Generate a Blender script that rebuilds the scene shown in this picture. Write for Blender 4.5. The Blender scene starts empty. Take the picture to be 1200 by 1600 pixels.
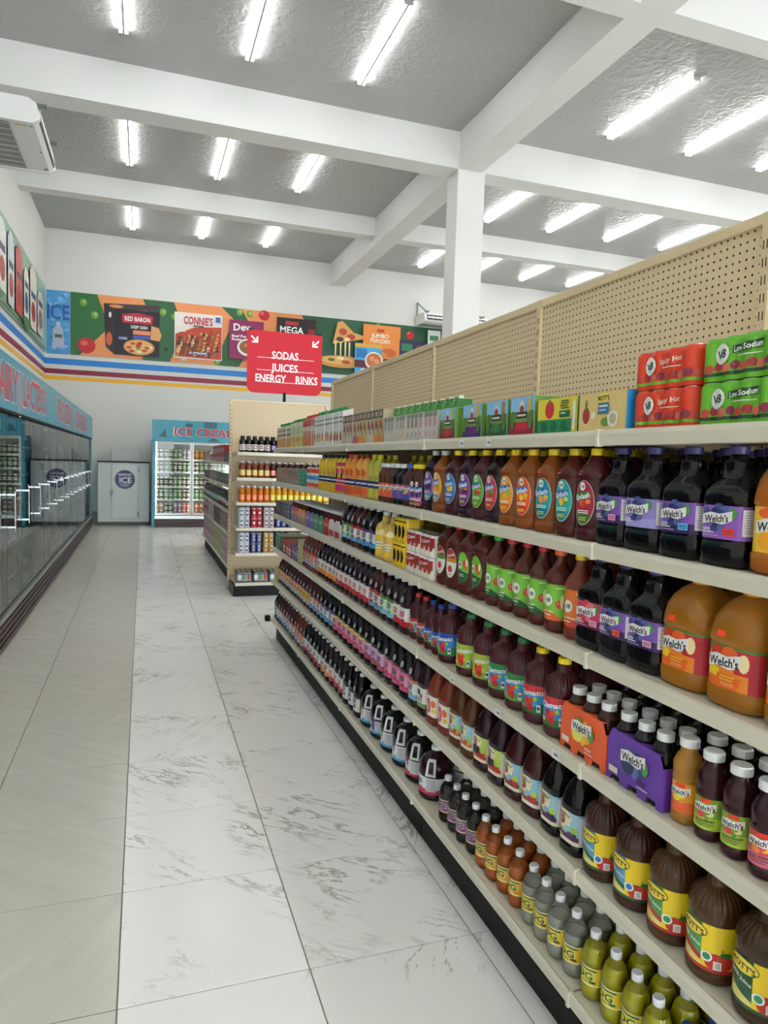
import bpy, math, random
from mathutils import Vector, Matrix
random.seed(7)
S = bpy.context.scene
COL = S.collection
PI = math.pi
# ------------------------------------------------------------------ camera, world, exposure
cam = bpy.data.cameras.new('camera'); camo = bpy.data.objects.new('camera', cam); COL.objects.link(camo); S.camera = camo
F, YAW, PITCH, ROLL, H = 1087.72, 0.3350, 0.0704, -0.0315, 1.685
cam.sensor_fit = 'VERTICAL'; cam.sensor_height = 36.0; cam.lens = F / 1600 * 36.0; cam.clip_end = 100; cam.clip_start = .05
fw = Vector((math.sin(YAW)*math.cos(PITCH), math.cos(YAW)*math.cos(PITCH), -math.sin(PITCH)))
rt = Vector((math.cos(YAW), -math.sin(YAW), 0)); dn = fw.cross(rt)
r2 = rt*math.cos(ROLL) + dn*math.sin(ROLL); d2 = dn*math.cos(ROLL) - rt*math.sin(ROLL)
M = Matrix((r2, -d2, -fw)).transposed().to_4x4(); M.translation = Vector((0, 0, H)); camo.matrix_world = M
w = bpy.data.worlds.new('world'); S.world = w; w.use_nodes = True
w.node_tree.nodes['Background'].inputs[0].default_value = (.92, .96, 1, 1); w.node_tree.nodes['Background'].inputs[1].default_value = 19.0
S.view_settings.view_transform = 'Standard'; S.view_settings.look = 'None'; S.view_settings.gamma = 1; S.view_settings.use_curve_mapping = False
S.view_settings.exposure = 0.0
TUBE = 39.5          # radiance of the LED tubes
FRZ = 3.0            # radiance of the strips in the lit freezer
# ------------------------------------------------------------------ materials
def lin(c):
    if isinstance(c, str): c = tuple(int(c[i:i+2], 16)/255 for i in (0, 2, 4))
    return tuple(x/12.92 if x <= .04045 else ((x+.055)/1.055)**2.4 for x in c) + (1,)
MATS = {}
def mat(c, rough=.5, metal=0, spec=.5, coat=0, emit=0, trans=0, alpha=1, key=None):
    k = (c, rough, metal, spec, coat, emit, trans, alpha)
    if k in MATS: return MATS[k]
    m = bpy.data.materials.new('m_%s_%d' % (c, len(MATS))); m.use_nodes = True
    b = m.node_tree.nodes['Principled BSDF']
    b.inputs['Base Color'].default_value = lin(c); b.inputs['Roughness'].default_value = rough; b.inputs['Metallic'].default_value = metal
    b.inputs['Specular IOR Level'].default_value = spec; b.inputs['Coat Weight'].default_value = coat
    b.inputs['Transmission Weight'].default_value = trans; b.inputs['Alpha'].default_value = alpha
    if emit: b.inputs['Emission Color'].default_value = lin(c); b.inputs['Emission Strength'].default_value = emit
    m.diffuse_color = lin(c); MATS[k] = m; return m
def nodes(m): return m.node_tree.nodes, m.node_tree.links, m.node_tree.nodes['Principled BSDF']
def new_mat(name, c, rough=.5):
    m = bpy.data.materials.new(name); m.use_nodes = True; b = m.node_tree.nodes['Principled BSDF']
    b.inputs['Base Color'].default_value = lin(c); b.inputs['Roughness'].default_value = rough; return m
def plaster(name, c, scale, strength, rough=.7, dist=.01):
    m = new_mat(name, c, rough); N, L, b = nodes(m)
    g = N.new('ShaderNodeNewGeometry'); n = N.new('ShaderNodeTexNoise'); n.inputs['Scale'].default_value = scale; n.inputs['Detail'].default_value = 5
    n.inputs['Distortion'].default_value = .8
    bu = N.new('ShaderNodeBump'); bu.inputs['Strength'].default_value = strength; bu.inputs['Distance'].default_value = dist
    L.new(g.outputs['Position'], n.inputs['Vector']); L.new(n.outputs['Fac'], bu.inputs['Height']); L.new(bu.outputs['Normal'], b.inputs['Normal'])
    return m
m_wall = plaster('wall_paint', 'd8d8d3', 6, .10)
m_beam = plaster('beam_plaster', 'deddda', 9, .22, .6)
m_ceil = plaster('ceiling_plaster', 'a8a8a6', 9, .8, .40, .02)
def tile_mat(name, base, vein, marble):
    m = new_mat(name, base, .22); N, L, b = nodes(m)
    g = N.new('ShaderNodeNewGeometry'); oi = N.new('ShaderNodeObjectInfo')
    add = N.new('ShaderNodeVectorMath'); add.operation = 'ADD'
    comb = N.new('ShaderNodeCombineXYZ'); mu = N.new('ShaderNodeMath'); mu.operation = 'MULTIPLY'; mu.inputs[1].default_value = 37
    L.new(oi.outputs['Random'], mu.inputs[0]); L.new(mu.outputs[0], comb.inputs['Z']); L.new(mu.outputs[0], comb.inputs['X'])
    # mirrored book-matching from tile to tile
    gt = N.new('ShaderNodeMath'); gt.operation = 'GREATER_THAN'; gt.inputs[1].default_value = .5; L.new(oi.outputs['Random'], gt.inputs[0])
    ma = N.new('ShaderNodeMath'); ma.operation = 'MULTIPLY_ADD'; ma.inputs[1].default_value = 1.7; ma.inputs[2].default_value = -.95; L.new(gt.outputs[0], ma.inputs[0])
    rot = N.new('ShaderNodeVectorRotate'); rot.rotation_type = 'Z_AXIS'; L.new(g.outputs['Position'], rot.inputs['Vector']); L.new(ma.outputs[0], rot.inputs['Angle'])
    L.new(rot.outputs[0], add.inputs[0]); L.new(comb.outputs[0], add.inputs[1])
    mp = N.new('ShaderNodeMapping'); L.new(add.outputs[0], mp.inputs['Vector'])
    mp.inputs['Scale'].default_value = (1.0, 4.2, 1) if marble else (1, 7, 1)
    n = N.new('ShaderNodeTexNoise'); n.inputs['Scale'].default_value = 2.4 if marble else 2.2; n.inputs['Detail'].default_value = 9; n.inputs['Roughness'].default_value = .66; n.inputs['Distortion'].default_value = .45
    L.new(mp.outputs[0], n.inputs['Vector'])
    r = N.new('ShaderNodeValToRGB'); e = r.color_ramp.elements
    if marble:
        e[0].position = .0; e[0].color = lin(base); e[1].position = 1; e[1].color = lin(base)
        for p, c in ((.462, base), (.486, vein), (.494, vein), (.512, base)): x = r.color_ramp.elements.new(p); x.color = lin(c)
    else:
        e[0].position = .3; e[0].color = lin(base); e[1].position = .75; e[1].color = lin(vein)
    L.new(n.outputs['Fac'], r.inputs['Fac'])
    n2 = N.new('ShaderNodeTexNoise'); n2.inputs['Scale'].default_value = 2.3; n2.inputs['Detail'].default_value = 3; L.new(add.outputs[0], n2.inputs['Vector'])
    r2_ = N.new('ShaderNodeValToRGB'); r2_.color_ramp.elements[0].position = .47 if marble else .3; r2_.color_ramp.elements[1].position = .62 if marble else .31
    mx = N.new('ShaderNodeMix'); mx.data_type = 'RGBA'; L.new(n2.outputs['Fac'], r2_.inputs['Fac']); L.new(r2_.outputs['Color'], mx.inputs['Factor'])
    mx.inputs['A'].default_value = lin(base); L.new(r.outputs['Color'], mx.inputs['B']); L.new(mx.outputs['Result'], b.inputs['Base Color'])
    return m
m_marble = tile_mat('marble_tile', 'f2f2ee', 'a9a59e', True)
m_grey = tile_mat('grey_tile', 'd0cec2', 'c3c0b3', False)
def peg_mat(name, axis):
    m = new_mat(name, 'dcc59f', .45); N, L, b = nodes(m)
    g = N.new('ShaderNodeNewGeometry'); sp = N.new('ShaderNodeSeparateXYZ'); L.new(g.outputs['Position'], sp.inputs[0])
    def mth(op, a, b_=None, c=None):
        n = N.new('ShaderNodeMath'); n.operation = op
        for i, v in enumerate((a, b_, c)):
            if v is None: continue
            if isinstance(v, (int, float)): n.inputs[i].default_value = v
            else: L.new(v, n.inputs[i])
        return n.outputs[0]
    def cell(o): return mth('SUBTRACT', mth('FRACT', mth('MULTIPLY', o, 1/.0254)), .5)
    a, z = cell(sp.outputs[axis]), cell(sp.outputs[2])
    d = mth('SQRT', mth('ADD', mth('MULTIPLY', a, a), mth('MULTIPLY', z, z)))
    hole = mth('LESS_THAN', d, .15)
    mx = N.new('ShaderNodeMix'); mx.data_type = 'RGBA'; L.new(hole, mx.inputs['Factor']); mx.inputs['A'].default_value = lin('dcc59f'); mx.inputs['B'].default_value = lin('140e08')
    L.new(mx.outputs['Result'], b.inputs['Base Color'])
    bu = N.new('ShaderNodeBump'); bu.inputs['Strength'].default_value = .6; bu.inputs['Distance'].default_value = .002; bu.invert = True; L.new(hole, bu.inputs['Height']); L.new(bu.outputs[0], b.inputs['Normal'])
    return m
m_peg_y = peg_mat('pegboard_side', 1); m_peg_x = peg_mat('pegboard_end', 0)
m_tan = mat('dcc59f', .4); m_shelf = mat('d8d1bd', .35, spec=.5); m_rail = mat('dcd6c4', .3, spec=.6)
m_black = mat('0d0e11', .6, spec=.3); m_dark = mat('0c0c0e', .5)
def glass_mat(name, tint, ior, add=0):
    m = bpy.data.materials.new(name); m.use_nodes = True; N, L = m.node_tree.nodes, m.node_tree.links
    N.remove(N['Principled BSDF']); o = N['Material Output']
    fr = N.new('ShaderNodeFresnel'); fr.inputs['IOR'].default_value = ior; t = N.new('ShaderNodeBsdfTransparent'); t.inputs[0].default_value = tint
    gl = N.new('ShaderNodeBsdfGlossy'); gl.inputs['Roughness'].default_value = .01; gl.inputs['Color'].default_value = (.93, .95, .95, 1)
    mx = N.new('ShaderNodeMixShader'); L.new(fr.outputs[0], mx.inputs[0]); L.new(t.outputs[0], mx.inputs[1]); L.new(gl.outputs[0], mx.inputs[2]); L.new(mx.outputs[0], o.inputs[0])
    return m
m_glass = glass_mat('door_glass', (.80, .84, .84, 1), 2.9)
m_pane = glass_mat('window_glass', (.95, .97, .97, 1), 1.3)
m_pet = glass_mat('clear_bottle_plastic', (.97, .98, .97, 1), 1.45)
m_chrome = mat('b4b8ba', .3, 1); m_alu = mat('b9bbb8', .32, 1)
def teal_mat():
    m = new_mat('teal_print', '2aa5bd', .3); N, L, b = nodes(m)
    g = N.new('ShaderNodeNewGeometry'); n = N.new('ShaderNodeTexNoise'); n.inputs['Scale'].default_value = 3.2; n.inputs['Detail'].default_value = 2; n.inputs['Distortion'].default_value = 2.2
    L.new(g.outputs['Position'], n.inputs['Vector']); r = N.new('ShaderNodeValToRGB'); e = r.color_ramp.elements
    e[0].color = lin('2298b2'); e[1].color = lin('2298b2')
    for p, c in ((.46, '2298b2'), (.475, '157a93'), (.49, '2298b2'), (.56, '2298b2'), (.57, '157a93'), (.585, '2298b2')): e.new(p).color = lin(c)
    L.new(n.outputs['Fac'], r.inputs['Fac']); L.new(r.outputs['Color'], b.inputs['Base Color']); return m
m_teal = teal_mat()
# ------------------------------------------------------------------ mesh helpers
class MB:
    def __init__(s): s.v, s.f, s.m, s.mats, s.sm = [], [], [], [], []
    def mi(s, m):
        if m not in s.mats: s.mats.append(m)
        return s.mats.index(m)
    def add(s, vs, fs, m, smooth=False):
        o = len(s.v); s.v += [tuple(v) for v in vs]; k = s.mi(m)
        for f in fs: s.f.append(tuple(i+o for i in f)); s.m.append(k); s.sm.append(smooth)
    def box(s, x0, x1, y0, y1, z0, z1, m, bev=0):
        if bev:
            b = min(bev, (x1-x0)/2.01, (y1-y0)/2.01, (z1-z0)/2.01); vs = []
            for z, i in ((z0, b), (z0+b, 0), (z1-b, 0), (z1, b)):
                vs += [(x0+i, y0+b, z), (x0+b, y0+i, z), (x1-b, y0+i, z), (x1-i, y0+b, z), (x1-i, y1-b, z), (x1-b, y1-i, z), (x0+b, y1-i, z), (x0+i, y1-b, z)]
            fs = [tuple(range(7, -1, -1)), tuple(range(24, 32))]
            for r in range(3):
                for k in range(8): a = r*8+k; c = r*8+(k+1) % 8; fs.append((a, c, c+8, a+8))
            s.add(vs, fs, m)
        else:
            s.add([(x, y, z) for z in (z0, z1) for x, y in ((x0, y0), (x1, y0), (x1, y1), (x0, y1))],
                  [(3, 2, 1, 0), (4, 5, 6, 7), (0, 1, 5, 4), (1, 2, 6, 5), (2, 3, 7, 6), (3, 0, 4, 7)], m)
        return s
    def prism(s, pts, a, b, axis, m):     # pts 2d polygon extruded along axis from a to b
        n = len(pts)
        def P(p, t): return {'x': (t, p[0], p[1]), 'y': (p[0], t, p[1]), 'z': (p[0], p[1], t)}[axis]
        s.add([P(p, a) for p in pts] + [P(p, b) for p in pts], [tuple(range(n-1, -1, -1)), tuple(range(n, 2*n))] + [(i, (i+1) % n, (i+1) % n+n, i+n) for i in range(n)], m); return s
    def cyl(s, c, r, h, m, seg=16, axis='z', r2=None, smooth=True):
        r2 = r if r2 is None else r2; vs = []
        for k, (rr, t) in enumerate(((r, 0), (r2, h))):
            for i in range(seg):
                a = 2*PI*i/seg; p = (rr*math.cos(a), rr*math.sin(a), t)
                p = {'z': p, 'y': (p[0], p[2], p[1]), 'x': (p[2], p[0], p[1])}[axis]; vs.append((c[0]+p[0], c[1]+p[1], c[2]+p[2]))
        s.add(vs, [(i, (i+1) % seg, (i+1) % seg+seg, i+seg) for i in range(seg)], m, smooth)
        s.add(vs, [tuple(range(seg-1, -1, -1)), tuple(range(seg, 2*seg))], m); return s
    def mesh(s, name):
        me = bpy.data.meshes.new(name); me.from_pydata(s.v, [], s.f)
        for m in s.mats: me.materials.append(m)
        me.polygons.foreach_set('material_index', s.m); me.polygons.foreach_set('use_smooth', s.sm); me.update(); return me
def link(name, me, parent=None, loc=(0, 0, 0), rz=0):
    o = bpy.data.objects.new(name, me); COL.objects.link(o); o.location = loc; o.rotation_euler = (0, 0, rz)
    if parent: o.parent = parent
    return o
def tag(o, label=None, cat=None, group=None, kind=None):
    if label: o['label'] = label
    if cat: o['category'] = cat
    if group: o['group'] = group
    if kind: o['kind'] = kind
    return o
def struct(name, mb, parent=None): o = link(name, mb.mesh(name), parent); o['kind'] = 'structure'; return o
def fixn(me):
    import bmesh
    bm = bmesh.new(); bm.from_mesh(me); bmesh.ops.recalc_face_normals(bm, faces=bm.faces); bm.to_mesh(me); bm.free(); return me
TXT = {}
def text_tris(t, bold=.024):
    if (t, bold) in TXT: return TXT[(t, bold)]
    c = bpy.data.curves.new('t', 'FONT'); c.body = t; c.size = 1; c.align_x = 'CENTER'; c.offset = bold; c.resolution_u = 2; c.fill_mode = 'FRONT'
    o = bpy.data.objects.new('t', c); COL.objects.link(o); bpy.context.view_layer.update()
    me = bpy.data.meshes.new_from_object(o.evaluated_get(bpy.context.evaluated_depsgraph_get()))
    V = [(v.co.x, v.co.y) for v in me.vertices]; Fs = [tuple(p.vertices) for p in me.polygons]
    bpy.data.objects.remove(o); bpy.data.meshes.remove(me)
    w_ = max(v[0] for v in V) - min(v[0] for v in V)
    V = [(v[0], v[1]-.36) for v in V]        # centre on the capitals
    TXT[(t, bold)] = (V, Fs, w_); return TXT[(t, bold)]
# 2D artwork -> polygons.  elements in metres: r,e,t,p ; every element gets its own tiny layer
def strips(vs, fs, seg):
    ov, of = [], []
    for f in fs:
        P = [vs[i] for i in f]; lo, hi = min(p[0] for p in P), max(p[0] for p in P)
        if hi-lo <= seg: of.append(tuple(range(len(ov), len(ov)+len(P)))); ov += P; continue
        k0, k1 = int(math.floor(lo/seg)), int(math.ceil(hi/seg))
        for k in range(k0, k1):
            Q = P
            for lim, sg in ((k*seg, 1), ((k+1)*seg, -1)):
                R = []
                for a, b in zip(Q, Q[1:]+Q[:1]):
                    da, db = sg*(a[0]-lim), sg*(b[0]-lim)
                    if da >= 0: R.append(a)
                    if da*db < 0: t = da/(da-db); R.append((lim, a[1]+(b[1]-a[1])*t))
                Q = R
                if len(Q) < 3: break
            if len(Q) >= 3: of.append(tuple(range(len(ov), len(ov)+len(Q)))); ov += Q
    return ov, of
def art(elems, seg=0):
    out = []
    for k, e in enumerate(elems):
        q = e[0]
        if q == 'r':
            _, u0, v0, u1, v1, c = e; n = max(1, int(math.ceil((u1-u0)/seg))) if seg else 1
            vs = []; fs = []
            for i in range(n+1): u = u0+(u1-u0)*i/n; vs += [(u, v0), (u, v1)]
            for i in range(n): fs.append((2*i, 2*i+2, 2*i+3, 2*i+1))
        elif q == 'e':
            _, cu, cv, ru, rv, c = e; n = 12 if max(ru, rv) < .03 else 24; rings = 1 if not seg else max(1, int(ru/seg)); vs = [(cu, cv)]; fs = []
            for j in range(1, rings+1):
                for i in range(n): a = 2*PI*i/n; vs.append((cu+ru*j/rings*math.cos(a), cv+rv*j/rings*math.sin(a)))
            for i in range(n): fs.append((0, 1+i, 1+(i+1) % n))
            for j in range(rings-1):
                for i in range(n): a = 1+j*n+i; b = 1+j*n+(i+1) % n; fs.append((a, a+n, b+n, b))
        elif q == 'p':
            _, pts, c = e; vs = pts; fs = [tuple(range(len(pts)))]
        else:
            _, t, cu, cv, size, c, shear, width = (e + (0, None))[:8] if len(e) == 6 else (e + (None,))[:8]
            V, Fs, w_ = text_tris(t); sx = size if width is None else width/w_
            vs = [(cu+x*sx, cv+y*size+shear*x*sx) for x, y in V]; fs = Fs
        if seg and q in 'pt': vs, fs = strips(vs, fs, seg)
        out.append((vs, fs, c, k))
    return out
def pm(c): return c if not isinstance(c, str) else mat(c, .38)
# flat artwork: onto plane. origin o, right vector r, up z, normal n
def flat_art(mb, elems, o, r, n, lift=.0012, up=(0, 0, 1)):
    o, r, n, up = Vector(o), Vector(r), Vector(n), Vector(up)
    for vs, fs, c, k in art(elems):
        mb.add([o+r*u+up*v+n*(lift*(k+1)) for u, v in vs], fs, pm(c))
# ------------------------------------------------------------------ forms: stacks of closed outlines
def superell(a, b, n, N=28, rib=0, nr=0):
    P = []
    for i in range(N):
        t = 2*PI*i/N; c, s_ = math.cos(t), math.sin(t)
        k = 1+rib*math.cos(nr*t) if rib else 1
        P.append((-a*k*math.copysign(abs(c)**(2/n), c), -b*k*math.copysign(abs(s_)**(2/n), s_)))
    return P
def rrect(a, b, r=.003):
    P = []
    pts = [(-a, 0), (-a, -b+r), (-a+r, -b), (a-r, -b), (a, -b+r), (a, b-r), (a-r, b), (-a+r, b), (-a, b-r)]
    return pts
class Form:
    def __init__(s, rings): s.r = rings
    def body(s, m, smooth=True, name='body', close=True):
        n = len(s.r[0][1]); vs = []; fs = []
        for z, P in s.r: vs += [(x, y, z) for x, y in P]
        for k in range(len(s.r)-1):
            for i in range(n): a = k*n+i; b = k*n+(i+1) % n; fs.append((a, b, b+n, a+n))
        mb = MB(); mb.add(vs, fs, m, smooth)
        if close: mb.add(vs, [tuple(range(n-1, -1, -1)), tuple(range(len(vs)-n, len(vs)))], m)
        return mb
    def at(s, z):
        for k in range(len(s.r)-1):
            z0, z1 = s.r[k][0], s.r[k+1][0]
            if z0 <= z <= z1 or k == len(s.r)-2:
                t = 0 if z1 == z0 else max(0, min(1, (z-z0)/(z1-z0))); return [(p[0]+(q[0]-p[0])*t, p[1]+(q[1]-p[1])*t) for p, q in zip(s.r[k][1], s.r[k+1][1])]
    def table(s, zm):
        P = s.at(zm); n = len(P); T = [0]
        for i in range(n): T.append(T[-1]+math.dist(P[i], P[(i+1) % n]))
        return T
    def mapper(s, zm, off=.0006, lay=.00022):
        T = s.table(zm); n = len(T)-1; per = T[-1]; cache = {}
        def f(u, z, k):
            zz = round(z, 4)
            if zz not in cache: cache[zz] = s.at(zz)
            P = cache[zz]; uu = u % per; i = 0
            lo, hi = 0, n
            while hi-lo > 1:
                md = (lo+hi)//2
                if T[md] <= uu: lo = md
                else: hi = md
            i = lo; t = (uu-T[i])/max(1e-9, T[i+1]-T[i]); p, q = P[i], P[(i+1) % n]
            x, y = p[0]+(q[0]-p[0])*t, p[1]+(q[1]-p[1])*t
            def nrm(i):
                a, b = P[(i-1) % n], P[(i+1) % n]; dx, dy = b[0]-a[0], b[1]-a[1]; l = math.hypot(dx, dy) or 1; return (dy/l, -dx/l)
            n0, n1 = nrm(i), nrm((i+1) % n); nx, ny = n0[0]+(n1[0]-n0[0])*t, n0[1]+(n1[1]-n0[1])*t
            o = off+lay*k; return (x+nx*o, y+ny*o, z)
        return f
    def label(s, elems, zc, zs, seg=.007, off=.0006, lay=.00022):
        f = s.mapper(zc, off, lay); mb = MB()
        for vs, fs, c, k in art(elems, seg): mb.add([f(u, zc+v, k) for u, v in vs], fs, pm(c))
        return mb
def clear_colour(c): return mat(c, .07, spec=.4)
# ---- artwork
def fruit(cx, cy, r, c, n=4, seed=1, sx=1.0):
    rr = random.Random(seed); out = []
    for i in range(n):
        out.append(('e', cx+(rr.random()-.5)*2.2*r*sx, cy+(rr.random()-.5)*1.4*r, r*(.55+.4*rr.random()), r*(.55+.4*rr.random()), c[i % len(c)]))
    return out
def bars(cx, cy, w_, n, c, h=.0018, gap=.004, seed=3):
    rr = random.Random(seed); return [('r', cx-w_/2*(.7+.3*rr.random()), cy-i*gap-h/2, cx+w_/2*(.6+.4*rr.random()), cy-i*gap+h/2, c) for i in range(n)]
def logo_welch(cx, cy, w_, sh=.12):
    h = w_*.36; x0, x1 = cx-w_/2, cx+w_/2
    return [('p', [(x0, cy-h*.42-sh*w_/2), (x0+w_*.33, cy-h*.35), (x0+w_*.7, cy-h*.5), (x1, cy-h*.3+sh*w_/2), (x1, cy+h*.55+sh*w_/2), (x0+w_*.6, cy+h*.42), (x0+w_*.3, cy+h*.55), (x0, cy+h*.45-sh*w_/2)], 'f2f0ee'),
            ('t', "Welch's", cx, cy, w_*.32, '14121c', sh*.5, w_*.9)]
def A_welch(base, low, fr, line2=None, extra=None, u=.05):
    E = [('r', -u, -.036, u+.012, .036, base), ('r', -u, -.036, u+.012, -.013, low)]
    E += fruit(-.012, .026, .012, fr, 6, 5, 1.6) + fruit(-.002, -.010, .011, fr, 4, 8, 1.2) + [('e', .026, .02, .009, .012, '4e9a4a')]
    E += logo_welch(-.008, .008, .068)
    E += [('t', line2 or '100%', -.03, -.016, .011, 'f4f0f8'), ('r', -.045, -.024, -.012, -.0215, 'f4f0f8')]
    E += bars(-.02, -.029, .045, 1, 'c8b8e0')
    if extra: E += [('r', .008, -.028, .032, -.012, extra), ('r', .011, -.019, .029, -.017, '33324a'), ('r', .011, -.024, .029, -.0225, '33324a')]
    E += [('r', u-.006, -.026, u+.010, .030, 'e8e4ee')] + bars(u+.002, .025, .012, 9, '7a7484', .0012, .0055)
    return [tuple(([(p*1.16, q) for p, q in x] if isinstance(x, list) else x*1.16 if (i == 1 or (e[0] == 'r' and i == 3) or (e[0] == 'e' and i == 3)) and isinstance(x, (int, float)) else x) for i, x in enumerate(e)) if e[0] != 't' else ('t', e[1], e[2]*1.16)+e[3:] for e in E]
def A_splash(c1, c2, fr, bk='1f6fbf', low=None, u=.037, v=.062):
    E = [('e', 0, 0, u+.0015, v+.0015, 'f2efe6'), ('e', 0, 0, u, v, c1), ('p', [(-.030, -.032), (.030, -.032), (.022, -.046), (.008, -.0605), (-.008, -.0605), (-.022, -.046)], c2)]
    E += fruit(.008, .0, .011, fr, 5, 4, 1.2)
    E += [('e', -.004, .046, .011, .012, 'f4f4f0'), ('t', 'V8', -.004, .046, .013, '1d5b3a'),
          ('p', [(-.035, .005), (.022, .014), (.026, .034), (-.035, .026)], bk), ('t', 'Splash', -.003, .019, .022, 'fafafa', .18, .056)]
    E += bars(0, -.022, .052, 2, 'fbf5e8', .003, .006) + bars(0, -.042, .036, 2, low or 'f6e04a', .0025, .006)
    return E
def A_v8(top, low, lowtxt, txt='Original', u=.115, red=('d8402a', 'c42f22', 'e9e7c8')):
    E = [('r', -.135, -.055, .135, .055, top), ('p', [(-.135, -.055), (.03, -.055), (.0, -.036), (-.04, -.022), (-.135, -.010)], low)]
    E += fruit(.014, -.002, .014, red, 5, 2, 1.0) + [('e', .020, .004, .006, .022, 'e6efc2'), ('e', .036, -.006, .014, .014, 'c93425'), ('e', .036, -.006, .009, .009, 'e8735a')]
    E += [('e', -.026, .006, .017, .019, 'f5f5f0'), ('t', 'V8', -.026, .006, .019, '173f2b', .1), ('t', txt, -.026, -.027, .010, lowtxt), ('r', -.042, -.040, -.012, -.037, lowtxt)]
    E += bars(.015, .045, .04, 1, 'e8f5d0', .003)
    return E
def A_clam(top, mid, low):
    E = [('r', -.068, -.045, .062, .045, mid), ('r', -.068, .010, .062, .045, top), ('p', [(-.068, -.045), (.062, -.045), (.062, -.014), (.034, -.010), (.004, -.026), (-.068, -.036)], low),
         ('e', -.01, -.015, .016, .018, 'd23a2e'), ('e', -.02, -.002, .008, .01, 'c8281e'), ('e', .002, .0, .008, .009, 'd8452e'), ('e', -.002, -.026, .010, .012, 'b8241c'), ('e', .014, .004, .007, .007, '8cc63f'),
         ('r', .02, -.038, .032, -.014, 'f3f3ee'), ('r', .022, -.030, .030, -.020, '2a4d8f'), ('t', 'Clamato', -.004, .022, .024, 'f6f8fa', .1, .088), ('r', -.045, -.032, -.028, -.022, 'e9d34a')]
    return E
def A_mott(pan, ribbon):
    E = [('r', -.072, -.052, .062, .052, 'f3d21f'), ('r', -.072, -.052, -.008, .052, pan), ('p', [(-.072, -.015), (-.008, -.034), (-.008, -.052), (-.072, -.052)], 'e8d678'), ('r', -.072, -.052, .062, -.044, ribbon),
         ('p', [(-.072, .002), (-.008, -.022), (-.008, -.034), (-.072, -.012)], ribbon), ('r', .034, -.018, .036, .004, '5b4a22'),
         ('e', .022, -.028, .022, .020, 'c4281f'), ('e', .040, -.026, .018, .019, 'd23a2a'), ('e', .042, -.008, .012, .006, '3f8a35'), ('e', .004, -.018, .012, .012, 'eef0ea'), ('e', .004, -.018, .008, .008, '2f7ac0' if pan == '5b9fc4' else '2b8a5a'),
         ('r', .018, -.043, .034, -.024, 'f2efe8'), ('r', .021, -.040, .031, -.027, 'c9c2c2'), ('e', -.032, .034, .036, .017, '2c5a34'), ('e', -.032, .034, .034, .015, 'f0d040'), ('t', "MOTT'S", -.032, .034, .018, '1c2b1c', -.1, .058)]
    E += [('t', '100% Juice', -.036, .008, .010, 'f2f4ee', -.25, .052)]
    return E
def A_apple(low, fr, side='9cc9e0'):
    E = [('r', -.056, -.048, .056, .044, 'f1ead6'), ('r', -.012, -.036, .056, .044, side), ('r', -.056, -.036, .056, -.022, low), ('p', [(-.056, .0), (.01, .0), (.02, .03), (.0, .044), (-.056, .044)], 'ece2c4'),
         ('e', -.022, .012, .013, .014, 'c2362c'), ('e', -.016, .018, .005, .007, '3c8a3a'), ('e', .026, -.006, .012, .011, 'a8cf4a'), ('t', 'Apple', -.025, .034, .015, '7a5a1c', .1), ('t', '& Eve', -.002, .030, .012, '7a5a1c', .1)]
    E += fruit(.022, -.022, .009, fr, 5, 6, 1.3) + bars(-.028, -.012, .04, 2, '5a6a3a', .003, .005) + bars(-.03, -.029, .036, 1, 'f4ecd8', .0025) + [('r', .042, -.034, .055, .038, 'eef2f2')]
    return E
def A_plain(base, mid, low, fr, u=.045, v=.040):
    E = [('r', -u, -v, u, v, base), ('r', -u, -v, u, -v*.2, low), ('r', -u, v*.70, u, v, mid)] + fruit(.006, -.014, .011, fr, 5, 9, 1.3)
    E += [('t', 'EKG' if False else 'BERRY', -.002, .012, .018, mid if mid != base else '222838', .0, .06)] if False else bars(-.004, .016, .055, 3, '2c2b44', .006, .010)
    return E
def A_dg(base, acc, g2='1f6a3a'):
    return [('r', -.075, -.026, .075, .026, base), ('r', -.075, .022, .075, .026, 'f3e8b0'), ('r', -.075, -.026, .075, -.022, 'f3e8b0'),
            ('p', [(-.028, .012), (-.02, .018), (.03, .016), (.026, .021), (-.026, .022)], g2), ('t', 'DG', -.004, .002, .032, 'f5f5ea', .0, .050), ('t', 'DG', -.004, .002, .029, g2, .0, .046), ('e', .018, -.014, .010, .004, acc), ('r', -.022, -.017, .006, -.0145, acc)]
def A_camp(acc):
    return [('e', 0, 0, .037, .060, 'f2efe8'), ('p', [(-.034, .018), (.034, .018), (.026, .042), (.012, .056), (-.012, .056), (-.026, .042)], 'b01f2a'), ('r', -.036, .004, .036, .020, acc),
            ('t', "Campbell's", 0, .033, .017, 'f5f0ea', .2, .058), ('e', .0, -.024, .015, .014, 'cf3a2c'), ('e', .006, -.012, .004, .004, '3c8a3a')] + bars(0, -.046, .03, 1, '4a3a34')
def A_sm(base, low, fr, txt="Welch's", l1=None):
    E = [('r', -.055, -.035, .055, .035, base), ('r', -.055, -.035, .055, -.008, low)] + fruit(.0, .002, .010, fr, 5, 3, 1.5)
    E += [('r', -.010, .026, .012, .034, 'ef3b22')] + logo_welch(-.002, .014, .050)
    if l1: E += [('t', l1, .0, -.015, .008, '23301c', .08, .044), ('r', -.02, -.022, .018, -.0205, '23301c'), ('r', -.02, -.027, .012, -.0255, '23301c')]
    return E
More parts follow.
